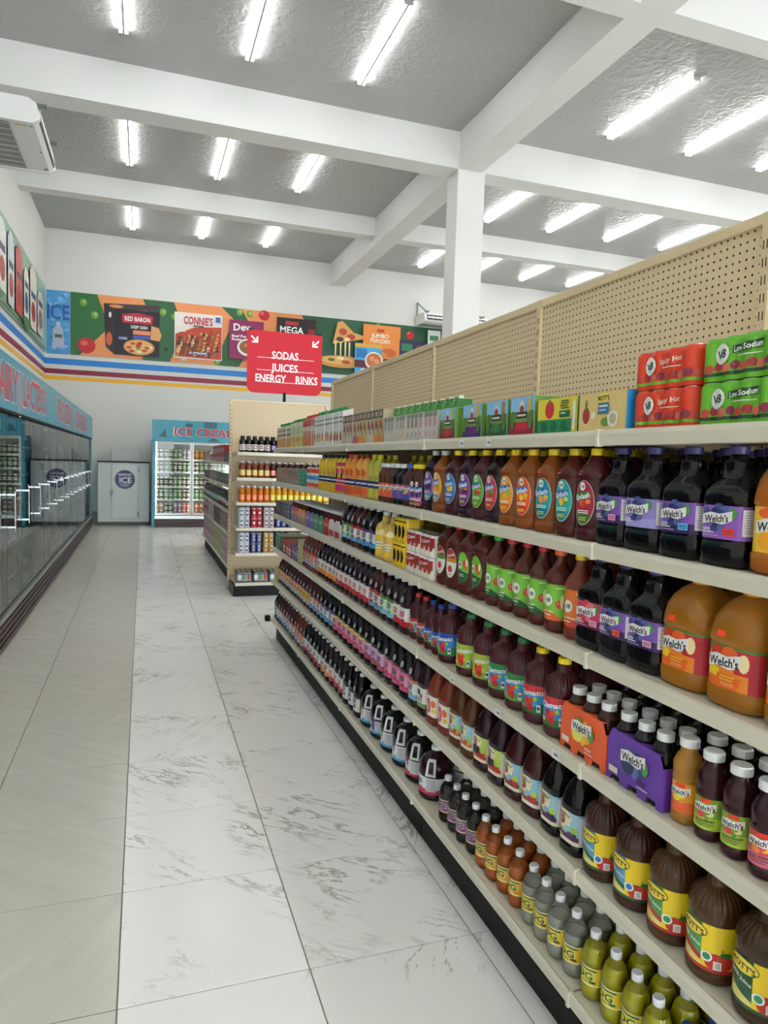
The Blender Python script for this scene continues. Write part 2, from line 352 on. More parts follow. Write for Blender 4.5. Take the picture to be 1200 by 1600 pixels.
# ---- forms
def capform(r, z, h, m): return MB().cyl((0, 0, z), r, h*.82, m, 20).cyl((0, 0, z+h*.82), r*.99, h*.18, m, 20, r2=r*.9)
def rings(L, N=28): return Form([(z, superell(a, b, n, N)) for z, a, b, n in L])
F_splash = rings([(0, .040, .046, 3), (.006, .044, .051, 3), (.030, .044, .051, 3), (.034, .041, .048, 3), (.038, .044, .051, 3), (.060, .043, .050, 3), (.150, .043, .050, 3), (.166, .044, .051, 3), (.170, .041, .048, 3), (.174, .044, .051, 3), (.192, .043, .050, 2.8), (.207, .035, .041, 2.4), (.228, .022, .025, 2), (.240, .0165, .0165, 2), (.250, .0165, .0165, 2)], 32)
F_welch = rings([(z, a*.86, b*(1.16 if z < .17 else 1.08), n) for z, a, b, n in [(0, .046, .046, 4), (.006, .052, .052, 5), (.050, .052, .052, 5), (.054, .049, .049, 5), (.058, .050, .050, 5), (.132, .050, .050, 5), (.136, .052, .052, 5), (.160, .052, .052, 4), (.178, .043, .045, 3), (.190, .030, .034, 3), (.200, .026, .028, 3), (.224, .024, .025, 3), (.227, .027, .027, 2), (.231, .018, .018, 2), (.245, .017, .017, 2)]], 32)
F_v8 = rings([(0, .036, .036, 2), (.008, .044, .044, 2), (.030, .044, .044, 2), (.034, .0415, .0415, 2), (.150, .0415, .0415, 2), (.153, .0455, .0455, 2), (.160, .0455, .0455, 2), (.168, .044, .044, 2), (.186, .034, .034, 2.3), (.198, .024, .024, 2.6), (.216, .017, .017, 2), (.240, .016, .016, 2)], 32)
def ribbed(rb, h, hl0, hl1, nk, N=112, nr=28):
    L = [(0, rb*.86, 0), (h*.03, rb*.98, 0), (hl0-.004, rb, 0), (hl0, rb*.965, 0), (hl1, rb*.965, 0), (hl1+.004, rb, 0), (hl1+.020, rb*1.0, 0), (hl1+.034, rb*.965, .012), (hl1+.048, rb*.88, .03), (hl1+.060, rb*.73, .036), (hl1+.069, rb*.54, .03), (hl1+.073, nk*1.5, .0), (hl1+.076, nk*1.38, 0), (h-.022, nk*1.3, 0), (h-.018, nk, 0), (h-.005, nk, 0)]
    return Form([(z, superell(r, r, 2, N, rib, nr)) for z, r, rib in L])
F_clam = ribbed(.058, .240, .028, .122, .018); F_mott = ribbed(.060, .248, .026, .134, .018)
F_clam_s = ribbed(.042, .215, .025, .105, .015, 72, 24)
F_leaf = rings([(0, .044, .043, 3.4), (.006, .050, .048, 3.6), (.028, .050, .048, 3.6), (.032, .0475, .0455, 3.6), (.128, .0475, .0455, 3.6), (.132, .050, .048, 3.6), (.150, .050, .048, 3.0), (.180, .042, .043, 2.6), (.205, .030, .033, 2.3), (.222, .019, .021, 2), (.232, .0165, .0165, 2), (.248, .0165, .0165, 2)], 32)
F_jug = rings([(0, .066, .066, 2), (.008, .075, .075, 2), (.020, .077, .077, 2), (.024, .074, .074, 2), (.105, .074, .074, 2), (.109, .077, .077, 2), (.128, .076, .076, 2), (.156, .072, .072, 2), (.178, .060, .060, 2), (.194, .042, .042, 2), (.204, .022, .022, 2), (.222, .021, .021, 2)], 36)
F_dg = rings([(0, .020, .020, 2), (.003, .030, .030, 2), (.014, .0345, .0345, 2), (.042, .0355, .0355, 2), (.044, .034, .034, 2), (.100, .034, .034, 2), (.102, .0355, .0355, 2), (.125, .035, .035, 2), (.148, .028, .028, 2), (.164, .017, .017, 2), (.170, .0125, .0125, 2), (.180, .0125, .0125, 2)], 24)
F_sm = rings([(0, .028, .028, 2), (.005, .0335, .0335, 2), (.024, .034, .034, 2), (.026, .0325, .0325, 2), (.098, .0325, .0325, 2), (.101, .034, .034, 2), (.108, .034, .034, 2), (.112, .032, .032, 2), (.118, .034, .034, 2), (.140, .034, .034, 2), (.158, .026, .026, 2), (.166, .0195, .0195, 2), (.185, .0195, .0195, 2)], 24)
F_arch = Form([(z, superell(a, b, n, 48, rib, 24)) for z, a, b, n, rib in [(0, .060, .062, 3.4, 0), (.008, .070, .071, 3.8, 0), (.040, .070, .072, 3.8, 0), (.044, .067, .069, 3.8, 0), (.138, .067, .069, 3.8, 0), (.142, .070, .072, 3.8, 0), (.165, .070, .071, 3.4, 0), (.190, .066, .067, 3, .012), (.212, .056, .058, 2.6, .02), (.228, .043, .045, 2.4, .012), (.238, .028, .030, 2, 0), (.244, .020, .020, 2, 0), (.252, .020, .020, 2, 0)]])
F_slim = rings([(0, .033, .033, 2), (.006, .039, .039, 2), (.060, .039, .039, 2), (.110, .036, .036, 2), (.170, .039, .039, 2), (.198, .034, .034, 2), (.214, .020, .020, 2), (.222, .0155, .0155, 2), (.232, .0155, .0155, 2)], 24)
def boxform(a, b, h, r=.003): return Form([(0, rrect(a, b, r)), (h, rrect(a, b, r))])
def cans_outline(n, rc, deep=2, seg=6, q=.21):
    # wavy outline of an n x deep block of cans, starting at the front centre
    pts = []; y0 = -n*rc
    def arc(cx, cy, a0, a1): return [(cx+rc*math.cos(a0+(a1-a0)*i/seg), cy+rc*math.sin(a0+(a1-a0)*i/seg)) for i in range(seg+1)]
    xf = -(deep-1)*rc; xb = (deep-1)*rc
    front = []                       # from +y to -y along the front
    for i in range(n):
        cy = (n-1)*rc-2*rc*i; a0 = PI*(1-q) if i else PI*.5; a1 = PI*(1+q) if i < n-1 else PI*1.5
        front += arc(xf, cy, a0, a1)
    right = []
    for j in range(1, deep): right += arc(xf+2*rc*j, -(n-1)*rc, PI*1.28 if j < deep-1 or True else 0, PI*1.5 if j == deep-1 else PI*1.72)
    back = [(-x, -y) for x, y in front]; left = [(-x, -y) for x, y in right]
    loop = front + right + back + left
    k = min(range(len(front)), key=lambda i: abs(front[i][1])+(0 if front[i][0] < 0 else 9))
    return loop[k:]+loop[:k]
# ------------------------------------------------------------------ product kinds
K = {}
def kind(key, name, desc, cat, form, bmat, cap, labels, extra=None, smooth=True, width=.1, depth=.1, plural=None):
    parts = []
    if cap: parts.append((cap[0], cap[1].mesh(key+'_cap')))
    for nm, mb in labels: parts.append((nm, mb.mesh(key+'_'+nm)))
    if extra: parts += [(a, b.mesh(key+'_'+a)) for a, b in extra]
    body = form.body(bmat, smooth) if isinstance(form, Form) else form
    K[key] = dict(name=name, desc=desc, cat=cat, body=body.mesh(key), parts=parts, w=width, d=depth, plural=plural or desc)
def cap(c, r, z, h=.018): return ('cap', capform(r, z, h, mat(c, .35)))
MAROON, BROWN, BLACK, AMBER, TOM = clear_colour('4a1c22'), clear_colour('5a3018'), clear_colour('0f0d12'), clear_colour('8f5218'), clear_colour('55201c')
PLUM, ORG, RUST, OCHRE = clear_colour('2a1420'), clear_colour('8a4a1c'), clear_colour('7a3424'), clear_colour('a8762a')
def k_splash(key, body, capc, c1, c2, fr, desc, bk='1f6fbf', sticker=True, low=None):
    L = F_splash.label(A_splash(c1, c2, fr, bk, low), .105, 0)
    lab = [('label', L)]
    if sticker: lab.append(('price_sticker', F_splash.label([('r', -.030, -.006, -.012, .006, 'ff4a30')], .190, 0)))
    kind(key, 'juice_bottle', desc, 'juice bottle', F_splash, body, cap(capc, .0185, .240, .020), lab, width=.104)
Y, W_ = 'f2d417', 'eceef0'
k_splash('sp_pome', MAROON, Y, 'b02348', '2f7a35', ['d8404a', 'f08a3a', 'c22a3a'], 'maroon juice bottle with crimson oval label', '2f7a35')
k_splash('sp_straw', TOM, Y, '25b3ad', '1d8fa0', ['f2c83a', 'e8d060', '5aa04a'], 'red-brown juice bottle with turquoise oval label')
k_splash('sp_peach', ORG, Y, '159ea8', '0f7f97', ['f29a3a', 'f0b850', 'e8863a'], 'orange juice bottle with teal oval label')
k_splash('sp_pine', ORG, Y, 'ef5f22', 'e24518', ['f4d83a', 'f0c030', 'f2a030'], 'orange juice bottle with orange-red oval label')
k_splash('sp_mango', ORG, Y, 'f0a11f', 'ea6d1e', ['f2c040', '9ab83a', 'f0a030'], 'orange juice bottle with amber oval label')
k_splash('sp_kiwi', PLUM, Y, 'e0405a', 'c62338', ['5c8a3a', '8ab04a', 'd83a3a'], 'dark plum juice bottle with pink-red oval label', sticker=False)
k_splash('sp_cherry', MAROON, Y, '63b040', '4a9a35', ['c22a30', 'e88a3a', 'd03a34'], 'maroon juice bottle with green oval label', sticker=False)
k_splash('sp_berry', PLUM, Y, '8a3a9a', '7a2a86', ['3a2a4a', 'e08a3a', '2a1a3a'], 'plum juice bottle with violet oval label', sticker=False)
k_splash('sp_lemon', MAROON, Y, '3a7fd0', '2a63b4', ['f2d83a', 'f0c030'], 'maroon juice bottle with blue oval label', sticker=False)
k_splash('sp_diet', ORG, W_, 'f2a22a', '4a9ed8', ['f0c040', '6aa040', 'e87030'], 'white-capped orange juice bottle with two-tone oval label', sticker=False)
k_splash('sp_dberry', PLUM, W_, '8a4aa8', '4a9ed8', ['2a2a5a', '3a2a4a'], 'white-capped plum juice bottle with violet oval label', sticker=False)
for key, capc, c1, c2, d in (('ve_a', '3fae3a', '76bf3a', '1f5a34', 'green-capped vegetable juice bottle with oval green label'), ('ve_b', 'c8242e', '76bf3a', '1f5a34', 'red-capped vegetable juice bottle with oval green label')):
    E_ = [('e', 0, 0, .037, .060, c1), ('p', [(-.036, -.010), (.0, -.016), (.034, -.022), (.024, -.044), (.010, -.0585), (-.010, -.0585), (-.026, -.042)], c2), ('e', -.016, .008, .014, .016, 'f4f4ee'), ('t', 'V8', -.016, .008, .017, '173f2b'), ('e', .014, .016, .010, .014, 'd8402a'), ('e', .022, .002, .009, .012, 'e8653a'), ('e', .026, .018, .006, .014, 'e6efc2')] + bars(-.002, -.028, .036, 2, 'e8f4e0', .003, .007)
    kind(key, 'juice_bottle', d, 'juice bottle', F_splash, TOM, cap(capc, .0185, .240, .020), [('label', F_splash.label(E_, .105, 0))], width=.104)
for key, capc, acc, d in (('ca_a', '3fae3a', '4a9a3a', 'green-capped tomato juice bottle with red and white label'), ('ca_b', 'c8242e', 'd0902a', 'red-capped tomato juice bottle with gold-banded label')):
    kind(key, 'juice_bottle', d, 'juice bottle', F_splash, TOM, cap(capc, .0185, .240, .020), [('label', F_splash.label(A_camp(acc), .105, 0))], width=.104)
def k_w(key, desc, base, low, fr, l2=None, extra=None, capc='3a3470'):
    kind(key, 'juice_bottle', desc, 'juice bottle', F_welch, BLACK, cap(capc, .021, .243, .018), [('label', F_welch.label(A_welch(base, low, fr, l2, extra), .095, 0))], width=.122, depth=.095)
GR = ['4a5a9a', '3a4480', '5a6aa8', '2c2f62']
k_w('w_100', 'black grape juice bottle, purple label with pink sticker', '8a5abf', '3a2560', GR, '100%', 'f09ab8')
k_w('w_light', 'black grape juice bottle with lavender label', '9a8ad8', 'a9a0e0', GR, 'Light')
k_w('w_calc', 'black grape juice bottle, purple label with blue sticker', '8a5abf', '3a2560', GR, '100%', '5ab4e0')
k_w('w_cock', 'black grape juice bottle, purple label with yellow corner', '9a62c4', '9a62c4', GR, None, 'ef3b22')
k_w('w_straw', 'black grape juice bottle with pink and crimson label', 'd8487a', '8a2050', ['d84a5a', 'c83a50', 'e87a80'], '100%', 'f0b0c8')
k_w('w_or', 'black grape juice bottle, purple label with orange sticker', '8a5abf', '3a2560', GR, '100%', 'f0602a')
k_w('w_100b', 'black grape juice bottle, purple label with nutrition panel', '8a5abf', '3a2560', GR, '100%', 'f0b0c8')
def k_v(key, desc, capc, body, top, low, lt, txt, red=('d8402a', 'c42f22', 'e9e7c8')):
    kind(key, 'juice_bottle', desc, 'juice bottle', F_v8, body, cap(capc, .0185, .234, .020), [('label', F_v8.label(A_v8(top, low, lt, txt, .115, red), .092, 0))], width=.092)
k_v('v_green', 'green-capped vegetable juice bottle with wraparound green label', '3fae3a', TOM, '7cc23c', '1f5a34', 'e8f4e0', 'Original')
k_v('v_red', 'red-capped vegetable juice bottle with wraparound green label', 'd02238', TOM, '7cc23c', '1f5a34', 'e8f4e0', 'Original')
k_v('v_orange', 'orange-capped vegetable juice bottle with green label', 'ef6a22', TOM, '7cc23c', 'e8622a', 'f4f4e0', 'Spicy Hot')
k_v('v_peach', 'yellow-capped orange juice bottle with orange label', Y, RUST, 'ee7a2e', 'd8402a', 'f8f0e0', 'Peach Mango', ('f0a040', 'e88a30', 'f2c060'))
def k_c(key, desc, capc, top, mid, low, small=False):
    f = F_clam_s if small else F_clam; E_ = A_clam(top, mid, low)
    if small: E_ = [tuple(x*.72 if isinstance(x, float) else ([(p*.72, q*.72) for p, q in x] if isinstance(x, list) else x) for x in e) for e in E_]
    kind(key, 'juice_bottle', desc, 'juice bottle', f, MAROON, cap(capc, .0165 if small else .0205, (.215 if small else .240)-.020, .018), [('label', f.label(E_, .065 if small else .078, 0))], width=.086 if small else .118)
k_c('c_red', 'yellow-capped ribbed tomato cocktail bottle with red label', Y, 'd2393a', '2f8fd0', '1f6a3a')
k_c('c_green', 'green-capped ribbed tomato cocktail bottle with green-topped label', '1c7a4a', '2c8a4c', '3a9ad8', '57a24a')
k_c('c_lime', 'green-capped ribbed tomato cocktail bottle with lime-yellow label', '1c7a4a', 'a9bf3a', 'b4c83c', '7fa83a')
k_c('c_blue', 'blue-capped ribbed tomato cocktail bottle with blue label', '2440a0', '1f55b8', '2f8fe0', '2f8a4a')
k_c('ct_red', 'small red-capped tomato cocktail bottle', 'd02a30', 'c8343a', '2f8fd0', '1f6a3a', True)
k_c('ct_blue', 'small blue-capped tomato cocktail bottle', '2440a0', '1f55b8', '2f8fe0', '2f8a4a', True)
def k_m(key, desc, pan, rib, body=None):
    kind(key, 'juice_bottle', desc, 'juice bottle', F_mott, body or clear_colour('3c1d12'), cap(Y, .0215, .229, .018), [('label', F_mott.label(A_mott(pan, rib), .083, 0))], width=.122)
k_m('m_blue', 'ribbed apple juice bottle with blue and yellow label', '5b9fc4', '1f5a3a')
k_m('m_green', 'ribbed apple juice bottle with green and yellow label', '4f9a55', 'b02a24', clear_colour('4a3018'))
k_m('m_nat', 'ribbed apple juice bottle with dark green label', '2c5a38', '2c5a38', clear_colour('3c2814'))
def leafpanel(f, m, emblem):
    mb = MB(); mp = f.mapper(.17, .0015); P = []
    for i in range(20):
        t = 2*PI*i/20; u = .022*math.sin(t)*(1-.35*math.cos(t)); v = .178+.036*math.cos(t)
        P.append((u, v))
    mb.add([mp(u, v, 2) for u, v in P]+[mp(0, .175, 14)], [(i, (i+1) % 20, 20) for i in range(20)], m, True)
    out = [('grip_panel', mb)]
    if emblem: out.append(('emblem', f.label([('e', 0, -.004, .0125, .0145, emblem), ('e', 0, -.004, .009, .011, '26305a'), ('r', -.005, -.010, -.002, .004, 'e8eef2'), ('r', .002, -.010, .005, .004, 'e8eef2')], .170, 0, off=.0058)))
    return out
def k_l(key, desc, body, E_, emblem=None, capc='e6e8ea', f=None):
    kind(key, 'juice_bottle', desc, 'juice bottle', F_leaf, body, cap(capc, .0185, .234, .018), [('label', F_leaf.label(E_, .082, 0))], leafpanel(F_leaf, body, emblem), width=.096)
BB = ['2a2a5a', '3a3a7a', 'b02a3a']; CH = ['c22a30', 'a81f2a', 'd8484a']
k_l('a_berry', 'black grip bottle, cream label with blueberries', BLACK, A_apple('6a2440', BB))
k_l('a_apple', 'dark red grip bottle, cream label with red apple', clear_colour('3a1618'), A_apple('8a3a2a', CH, '8fc0dc'))
k_l('a_cran', 'dark grip bottle, cream label with black panel', PLUM, [('r', -.056, -.048, .056, .044, 'ece2c4')]+A_apple('c83a2a', CH, 'b8d060')[1:]+[('r', -.03, -.02, .012, .006, '1c2418')])
k_l('a_orch', 'brown grip bottle, cream label with orchard picture', BROWN, A_apple('c85a2a', ['e8a03a', 'c83a2a', '5a8a3a'], '9acbe2'))
k_l('a_citrus', 'rust-brown grip bottle, white label with red disc', RUST, [('r', -.048, -.046, .048, .042, 'f2f0ea'), ('e', -.014, -.004, .019, .034, 'd8404a'), ('e', .022, .010, .016, .016, 'e8703a'), ('e', .026, -.02, .014, .010, 'ecc84a')]+bars(-.014, .004, .022, 4, 'f6e0dc', .003, .007))
k_l('a_blk', 'dark grip bottle, white label with black fruit', PLUM, [('r', -.048, -.046, .048, .042, 'eeeee6'), ('r', -.048, -.046, .048, -.026, '7a9a5a'), ('e', -.01, .020, .016, .014, '1c1a20'), ('e', .012, .006, .010, .010, '7a1f2c')]+bars(0, -.008, .05, 2, '2c2b34', .004, .008))
def strip(base, mid, low, fr, txtc='2c2b44'):
    return [('r', -.050, -.046, .050, .044, base), ('r', -.050, .030, .050, .044, mid), ('r', -.050, -.046, .050, -.020, low)] + fruit(.008, -.016, .010, fr, 5, 9, 1.4) + bars(-.004, .022, .060, 3, txtc, .006, .010)
ST = [('st_pink', BLACK, strip('ef9ac0', 'e86aa0', 'd84a80', CH), 'black store-brand juice bottle with pink label'),
      ('st_lilac', BLACK, strip('d8b0d8', 'e8c0dc', 'b8486a', CH), 'black store-brand juice bottle with lilac label'),
      ('st_ywl', BLACK, strip('f0a0c0', 'f0dc3a', 'e05a90', CH), 'black store-brand juice bottle with yellow-topped pink label'),
      ('st_sky', PLUM, strip('eef4f6', 'e8735a', '8ac4e0', ['e89a5a', '4a9ad0']), 'plum juice bottle with sky-blue and white label'),
      ('st_peach', MAROON, strip('f4b090', 'f0a080', '8ac4e0', ['e89a5a', 'e8c05a']), 'maroon juice bottle with peach and sky-blue label'),
      ('st_gold', MAROON, strip('f0c25a', 'e8b040', '9ac8de', ['e89a3a', 'e8c05a']), 'maroon juice bottle with gold and sky-blue label'),
      ('st_vio', BLACK, strip('eceef4', '6a3a9a', '4aa0d8', GR), 'black juice bottle with violet and blue label'),
      ('st_red', MAROON, strip('f2ecea', 'c8242e', '5aa8d8', CH), 'maroon juice bottle with red and blue label'),
      ('st_cherry', PLUM, strip('f4f0ee', 'e8eaee', 'c8242e', CH, 'c8242e'), 'plum juice bottle with red and white label'),
      ('st_oran', PLUM, strip('f2e4d8', 'e8eaee', 'f08a2a', ['f0a030', 'e8702a']), 'plum juice bottle with orange and white label'),
      ('st_grn', PLUM, strip('d8ecd0', '4a9a3a', '8ac4e0', ['4a9a3a', '7ab84a']), 'plum juice bottle with green and blue label'),
      ('st_rust', RUST, strip('f0c0b0', 'd83a30', '8ac4e0', ['e8703a', 'd83a30']), 'rust-brown juice bottle with red and blue label'),
      ('st_white', BLACK, strip('eeeef0', 'e2e4ea', 'b02a50', CH), 'black juice bottle with white and crimson label'),
      ('st_bw', BLACK, strip('f0f0f0', '2a2a34', 'e0e0e4', ['8a2a3a', '3a3a4a']), 'black juice bottle with white label')]
for k_, b_, e_, d_ in ST: k_l(k_, d_, b_, e_, 'd4dde6')
def k_j(key, desc, body, base, top, low):
    E_ = [('r', -.105, -.036, .105, .038, base), ('r', -.105, .006, -.005, .038, top), ('r', -.105, -.036, .105, -.014, low)] + fruit(-.028, -.018, .010, CH if low in ('c8345a', 'b8284a') else ['f0f4f8', low], 5, 4, 1.6)
    E_ += bars(-.03, .020, .05, 2, 'f2f0f4' if top != 'eceaf0' else '2c3058', .006, .011) + [('r', .012, -.022, .060, .034, 'd9dbe2')] + bars(.036, .028, .042, 8, '6a6e7c', .0013, .006)
    h = MB(); mp = F_jug.mapper(.15, .004)
    def loop(u0, u1, v0, v1, t, m):
        for a, b, c, d in ((u0, u1, v0, v0+t), (u0, u1, v1-t, v1), (u0, u0+t, v0+t, v1-t), (u1-t, u1, v0+t, v1-t)):
            Q = [(a, c), (b, c), (b, d), (a, d)]; vs = [mp(u, v, 0) for u, v in Q]+[mp(u, v, 30) for u, v in Q]
            h.add(vs, [(4, 5, 6, 7), (0, 1, 5, 4), (1, 2, 6, 5), (2, 3, 7, 6), (3, 0, 4, 7)], m)
    loop(.016, .056, .114, .184, .009, mat('e4e4ea', .3))
    kind(key, 'juice_jug', desc, 'juice jug', F_jug, body, cap('e9ebf0', .024, .210, .018), [('label', F_jug.label(E_, .065, 0))], [('handle', h)], width=.154, depth=.155)
k_j('j_cran', 'large plum jug with white handle and cranberry label', clear_colour('2c1018'), 'eceaf0', 'eceaf0', 'c8345a')
k_j('j_rasp', 'large black jug with white handle and raspberry label', BLACK, 'e4d8dc', 'b8284a', 'b8284a')
k_j('j_crim', 'large black jug with white handle and crimson-topped label', BLACK, 'eeeef2', '8a1f3c', '4aa6d8')
k_j('j_green', 'large black jug with white handle and green-topped label', BLACK, 'eeeef2', '4aa23a', '4aa6d8')
k_j('j_vio', 'large black jug with white handle and violet-topped label', BLACK, '5a3a86', '4a2a76', '4aa6d8')
k_j('j_oran', 'large plum jug with white handle and orange-topped label', PLUM, 'f0eef0', 'f2a22a', '4aa6d8')
def k_d(key, desc, liquid, base, acc, level=.128, capc='eceef2'):
    lq = Form([(z, [(x*.97, y*.97) for x, y in P]) for z, P in F_dg.r if z <= level]+[(level, [(x*.97, y*.97) for x, y in F_dg.at(level)])])
    kind(key, 'soda_bottle', desc, 'soda bottle', F_dg, m_pet, cap(capc, .0150, .172, .019), [('label', F_dg.label(A_dg(base, acc), .072, 0))], [('liquid', lq.body(liquid))], width=.076, depth=.076)
def liq(c, tr): return mat(c, .05, trans=tr, spec=.5)
k_d('d_grape', 'small black soda bottle with pink-purple label', BLACK, 'c070b0', '7a2a6a')
k_d('d_amber', 'small amber soda bottle with yellow label', liq('d9701c', .12), 'eec23a', 'e8922a', .140)
k_d('d_clear', 'small clear soda bottle with yellow label', liq('d6d8cc', .25), 'f0cf3a', '6a5a1c')
k_d('d_yellow', 'small yellow-green soda bottle with yellow label', liq('d6cc1c', .08), 'f2d83a', '2f7a35', .150)
k_d('d_blue', 'small blue-capped soda bottle', liq('5a6878', .2), '2a4aa0', 'e8eef2', .140, '24459a')
def k_s(key, desc, body, base, low, fr, l1=None, capc='f0f1f2'):
    kind(key, 'small_juice_bottle', desc, 'juice bottle', F_sm, body, cap(capc, .0225, .178, .020), [('label', F_sm.label(A_sm(base, low, fr, l1=l1), .062, 0))], width=.070, depth=.070)
k_s('s_punch', 'small white-capped juice bottle with pink label', clear_colour('2c1018'), 'c84a50', 'e0708a', ['f0c040', 'd8404a', 'f08a3a'], 'FRUIT PUNCH')
k_s('s_kiwi', 'small white-capped juice bottle with lime label', clear_colour('341018'), '8ab03a', 'b8d24a', ['e8e4a0', '7a9a2a', 'd8404a'], 'STRAWBERRY')
k_s('s_pine', 'small white-capped orange juice bottle with orange label', OCHRE, 'f0a02a', 'ee6a3a', ['f2d83a', 'e8a030'])
# plain little caps row further back
kind('s_dark', 'small_juice_bottle', 'small white-capped dark juice bottle', 'juice bottle', F_sm, clear_colour('1c0c10'), cap('f0f1f2', .0225, .178, .020), [], width=.070, depth=.070)
kind('s_wred', 'small_juice_bottle', 'small white-capped brown juice bottle with coral label', 'juice bottle', F_sm, BROWN, cap('f0f1f2', .0225, .178, .020), [('label', F_sm.label(A_sm('f0907a', 'e8604a', ['f2c040', 'd8404a']), .062, 0))], width=.07, depth=.07)
kind('s_wvio', 'small_juice_bottle', 'small white-capped black juice bottle with violet label', 'juice bottle', F_sm, BLACK, cap('f0f1f2', .0225, .178, .020), [('label', F_sm.label(A_sm('a080d0', '6a4aa8', GR), .062, 0))], width=.07, depth=.07)
kind('s_blue', 'small_juice_bottle', 'small blue-capped maroon juice bottle with blue label', 'juice bottle', F_sm, MAROON, cap('2a50b8', .0225, .178, .020), [('label', F_sm.label(A_sm('3a6ad0', '2a50b8', ['f2d83a', 'd8404a']), .062, 0))], width=.07, depth=.07)
kind('s_yel', 'small_juice_bottle', 'small yellow-capped maroon juice bottle with magenta label', 'juice bottle', F_sm, MAROON, cap(Y, .0225, .178, .020), [('label', F_sm.label(A_splash('c04aa0', 'b03a90', ['2a3a7a', '3a2a4a'], '2a6ac0', u=.024, v=.03), .062, 0))], width=.07, depth=.07)
EA = [('r', -.075, -.046, .075, .046, 'f08a2a'), ('r', -.075, .030, .075, .046, '4a8a3a'), ('r', .012, -.010, .075, .040, 'c8283a'), ('p', [(-.075, -.046), (.02, -.046), (.03, -.02), (-.075, -.01)], 'ee6a1e'), ('r', .045, -.046, .075, .03, 'b8283a'), ('e', -.03, .030, .022, .014, 'c83a24'), ('e', .0, .030, .020, .015, 'e8622a'), ('e', .034, .016, .012, .020, 'f2dca0'), ('p', [(-.05, .002), (-.022, -.008), (-.03, -.026), (-.052, -.022)], 'f2cf2a')]
EA += logo_welch(-.014, .010, .084) + [('r', -.02, -.022, .016, -.018, 'f2b03a'), ('r', -.02, -.029, .012, -.025, 'f2b03a')] + bars(-.002, -.034, .04, 2, 'f6c890', .0015, .004)
kind('w_arch', 'juice_jug', 'broad arched orange juice jug with fruit label', 'juice jug', F_arch, clear_colour('a0671c'), cap('f0a020', .024, .240, .016), [('label', F_arch.label(EA, .090, 0)), ('price_sticker', F_arch.label([('r', -.034, -.007, -.012, .007, 'ff4a2a')], .160, 0))], width=.146, depth=.146)
kind('w_mango', 'juice_jug', 'squared orange juice bottle with yellow fruit label', 'juice bottle', F_arch, clear_colour('a8601c'), cap('3a3470', .024, .240, .016), [('label', F_arch.label([('r', -.075, -.046, .075, .046, 'f2c23a'), ('e', -.02, .034, .024, .012, 'e8622a'), ('e', -.02, -.022, .022, .018, 'f2a42a'), ('r', .01, -.046, .075, -.004, 'f0e0b0')]+logo_welch(-.008, .008, .08), .090, 0)), ('price_sticker', F_arch.label([('r', -.02, -.007, .002, .007, 'ff4a2a')], .160, 0))], width=.146, depth=.146)
# sleeved nectar bottles
for key, d, c1, c2, c3, capc in (('n_yel', 'yellow sleeved bottle with navy band and cap', 'ecc83a', '26356a', 'e0b030', '1f2a5a'), ('n_pink', 'yellow and pink sleeved bottle with navy cap', 'e8dc2a', 'c82a6a', 'd83a80', '1f2a5a'), ('n_org', 'orange sleeved bottle with navy band, orange cap', 'ee9a34', '26356a', 'd8562a', 'd8582a'), ('n_org2', 'tall orange sleeved bottle with red cap', 'f0b050', '26356a', 'e0602a', '9a3a24'), ('n_grn', 'green-yellow sleeved bottle with yellow cap', 'b4b83a', '26306a', 'c8b840', 'd8cc2a')):
    f = F_slim; up_ = mat(c1, .3); E_ = [('r', -.12, -.1, .12, .085, c1), ('r', -.12, -.1, .12, -.055, c3), ('r', -.05, -.050, .05, -.012, c2), ('r', -.04, -.035, .03, -.027, 'e8e8ee'), ('e', 0, .03, .022, .022, c3)] + bars(0, .012, .05, 4, c2, .003, .012)
    if key == 'n_pink': E_ += [('r', -.12, .06, .12, .085, 'd02a70'), ('e', .0, .0, .010, .018, '1c1a20')]
    kind(key, 'nectar_bottle', d, 'juice bottle', f, up_, cap(capc, .0175, .222, .022), [('sleeve', f.label(E_, .110, 0))], width=.08, depth=.08)
# big sleeved jugs
kind('tampa', 'juice_jug', 'bulging yellow and blue jug with white cap', 'juice jug', F_clam, mat('d9b860', .3), cap('eceef0', .020, .226, .020), [('sleeve', F_clam.label([('r', -.18, -.055, .18, .05, 'e3bd4c'), ('r', -.16, -.040, .16, .022, '2a62c0'), ('e', -.02, .045, .028, .02, 'f0dc8a'), ('e', .03, .052, .022, .018, 'f2e6b0'), ('e', .0, -.052, .024, .016, 'f2c23a'), ('e', -.03, -.055, .016, .014, 'e8a42a')]+bars(0, .0, .09, 3, 'e8eef8', .007, .014), .085, 0))], width=.118)
# ---- boxes, packs, cartons
def k_box(key, name, desc, cat, a, b, h, face, side, E_, top=None, capc=None, extraE=None, capx=0, capz=.012, label='print'):
    mb = boxform(a, b, h).body(pm(face), False)
    if side: mb.add([(-a, b+.0003, .001), (a, b+.0003, .001), (a, b+.0003, h-.001), (-a, b+.0003, h-.001)], [(0, 1, 2, 3)], pm(side)); mb.add([(-a, -b-.0003, .001), (a, -b-.0003, .001), (a, -b-.0003, h-.001), (-a, -b-.0003, h-.001)], [(0, 1, 2, 3)], pm(side))
    if top: mb.add([(-a, -b, h+.0003), (a, -b, h+.0003), (a, b, h+.0003), (-a, b, h+.0003)], [(0, 1, 2, 3)], pm(top))
    L = MB(); flat_art(L, E_, (-a-.0004, 0, 0), (0, -1, 0), (-1, 0, 0), .0003)
    kind(key, name, desc, cat, mb, None, ('cap', capform(.012, h-.001, capz, mat(capc, .4))) if capc else None, [(label, L)], width=2*b, depth=2*a)
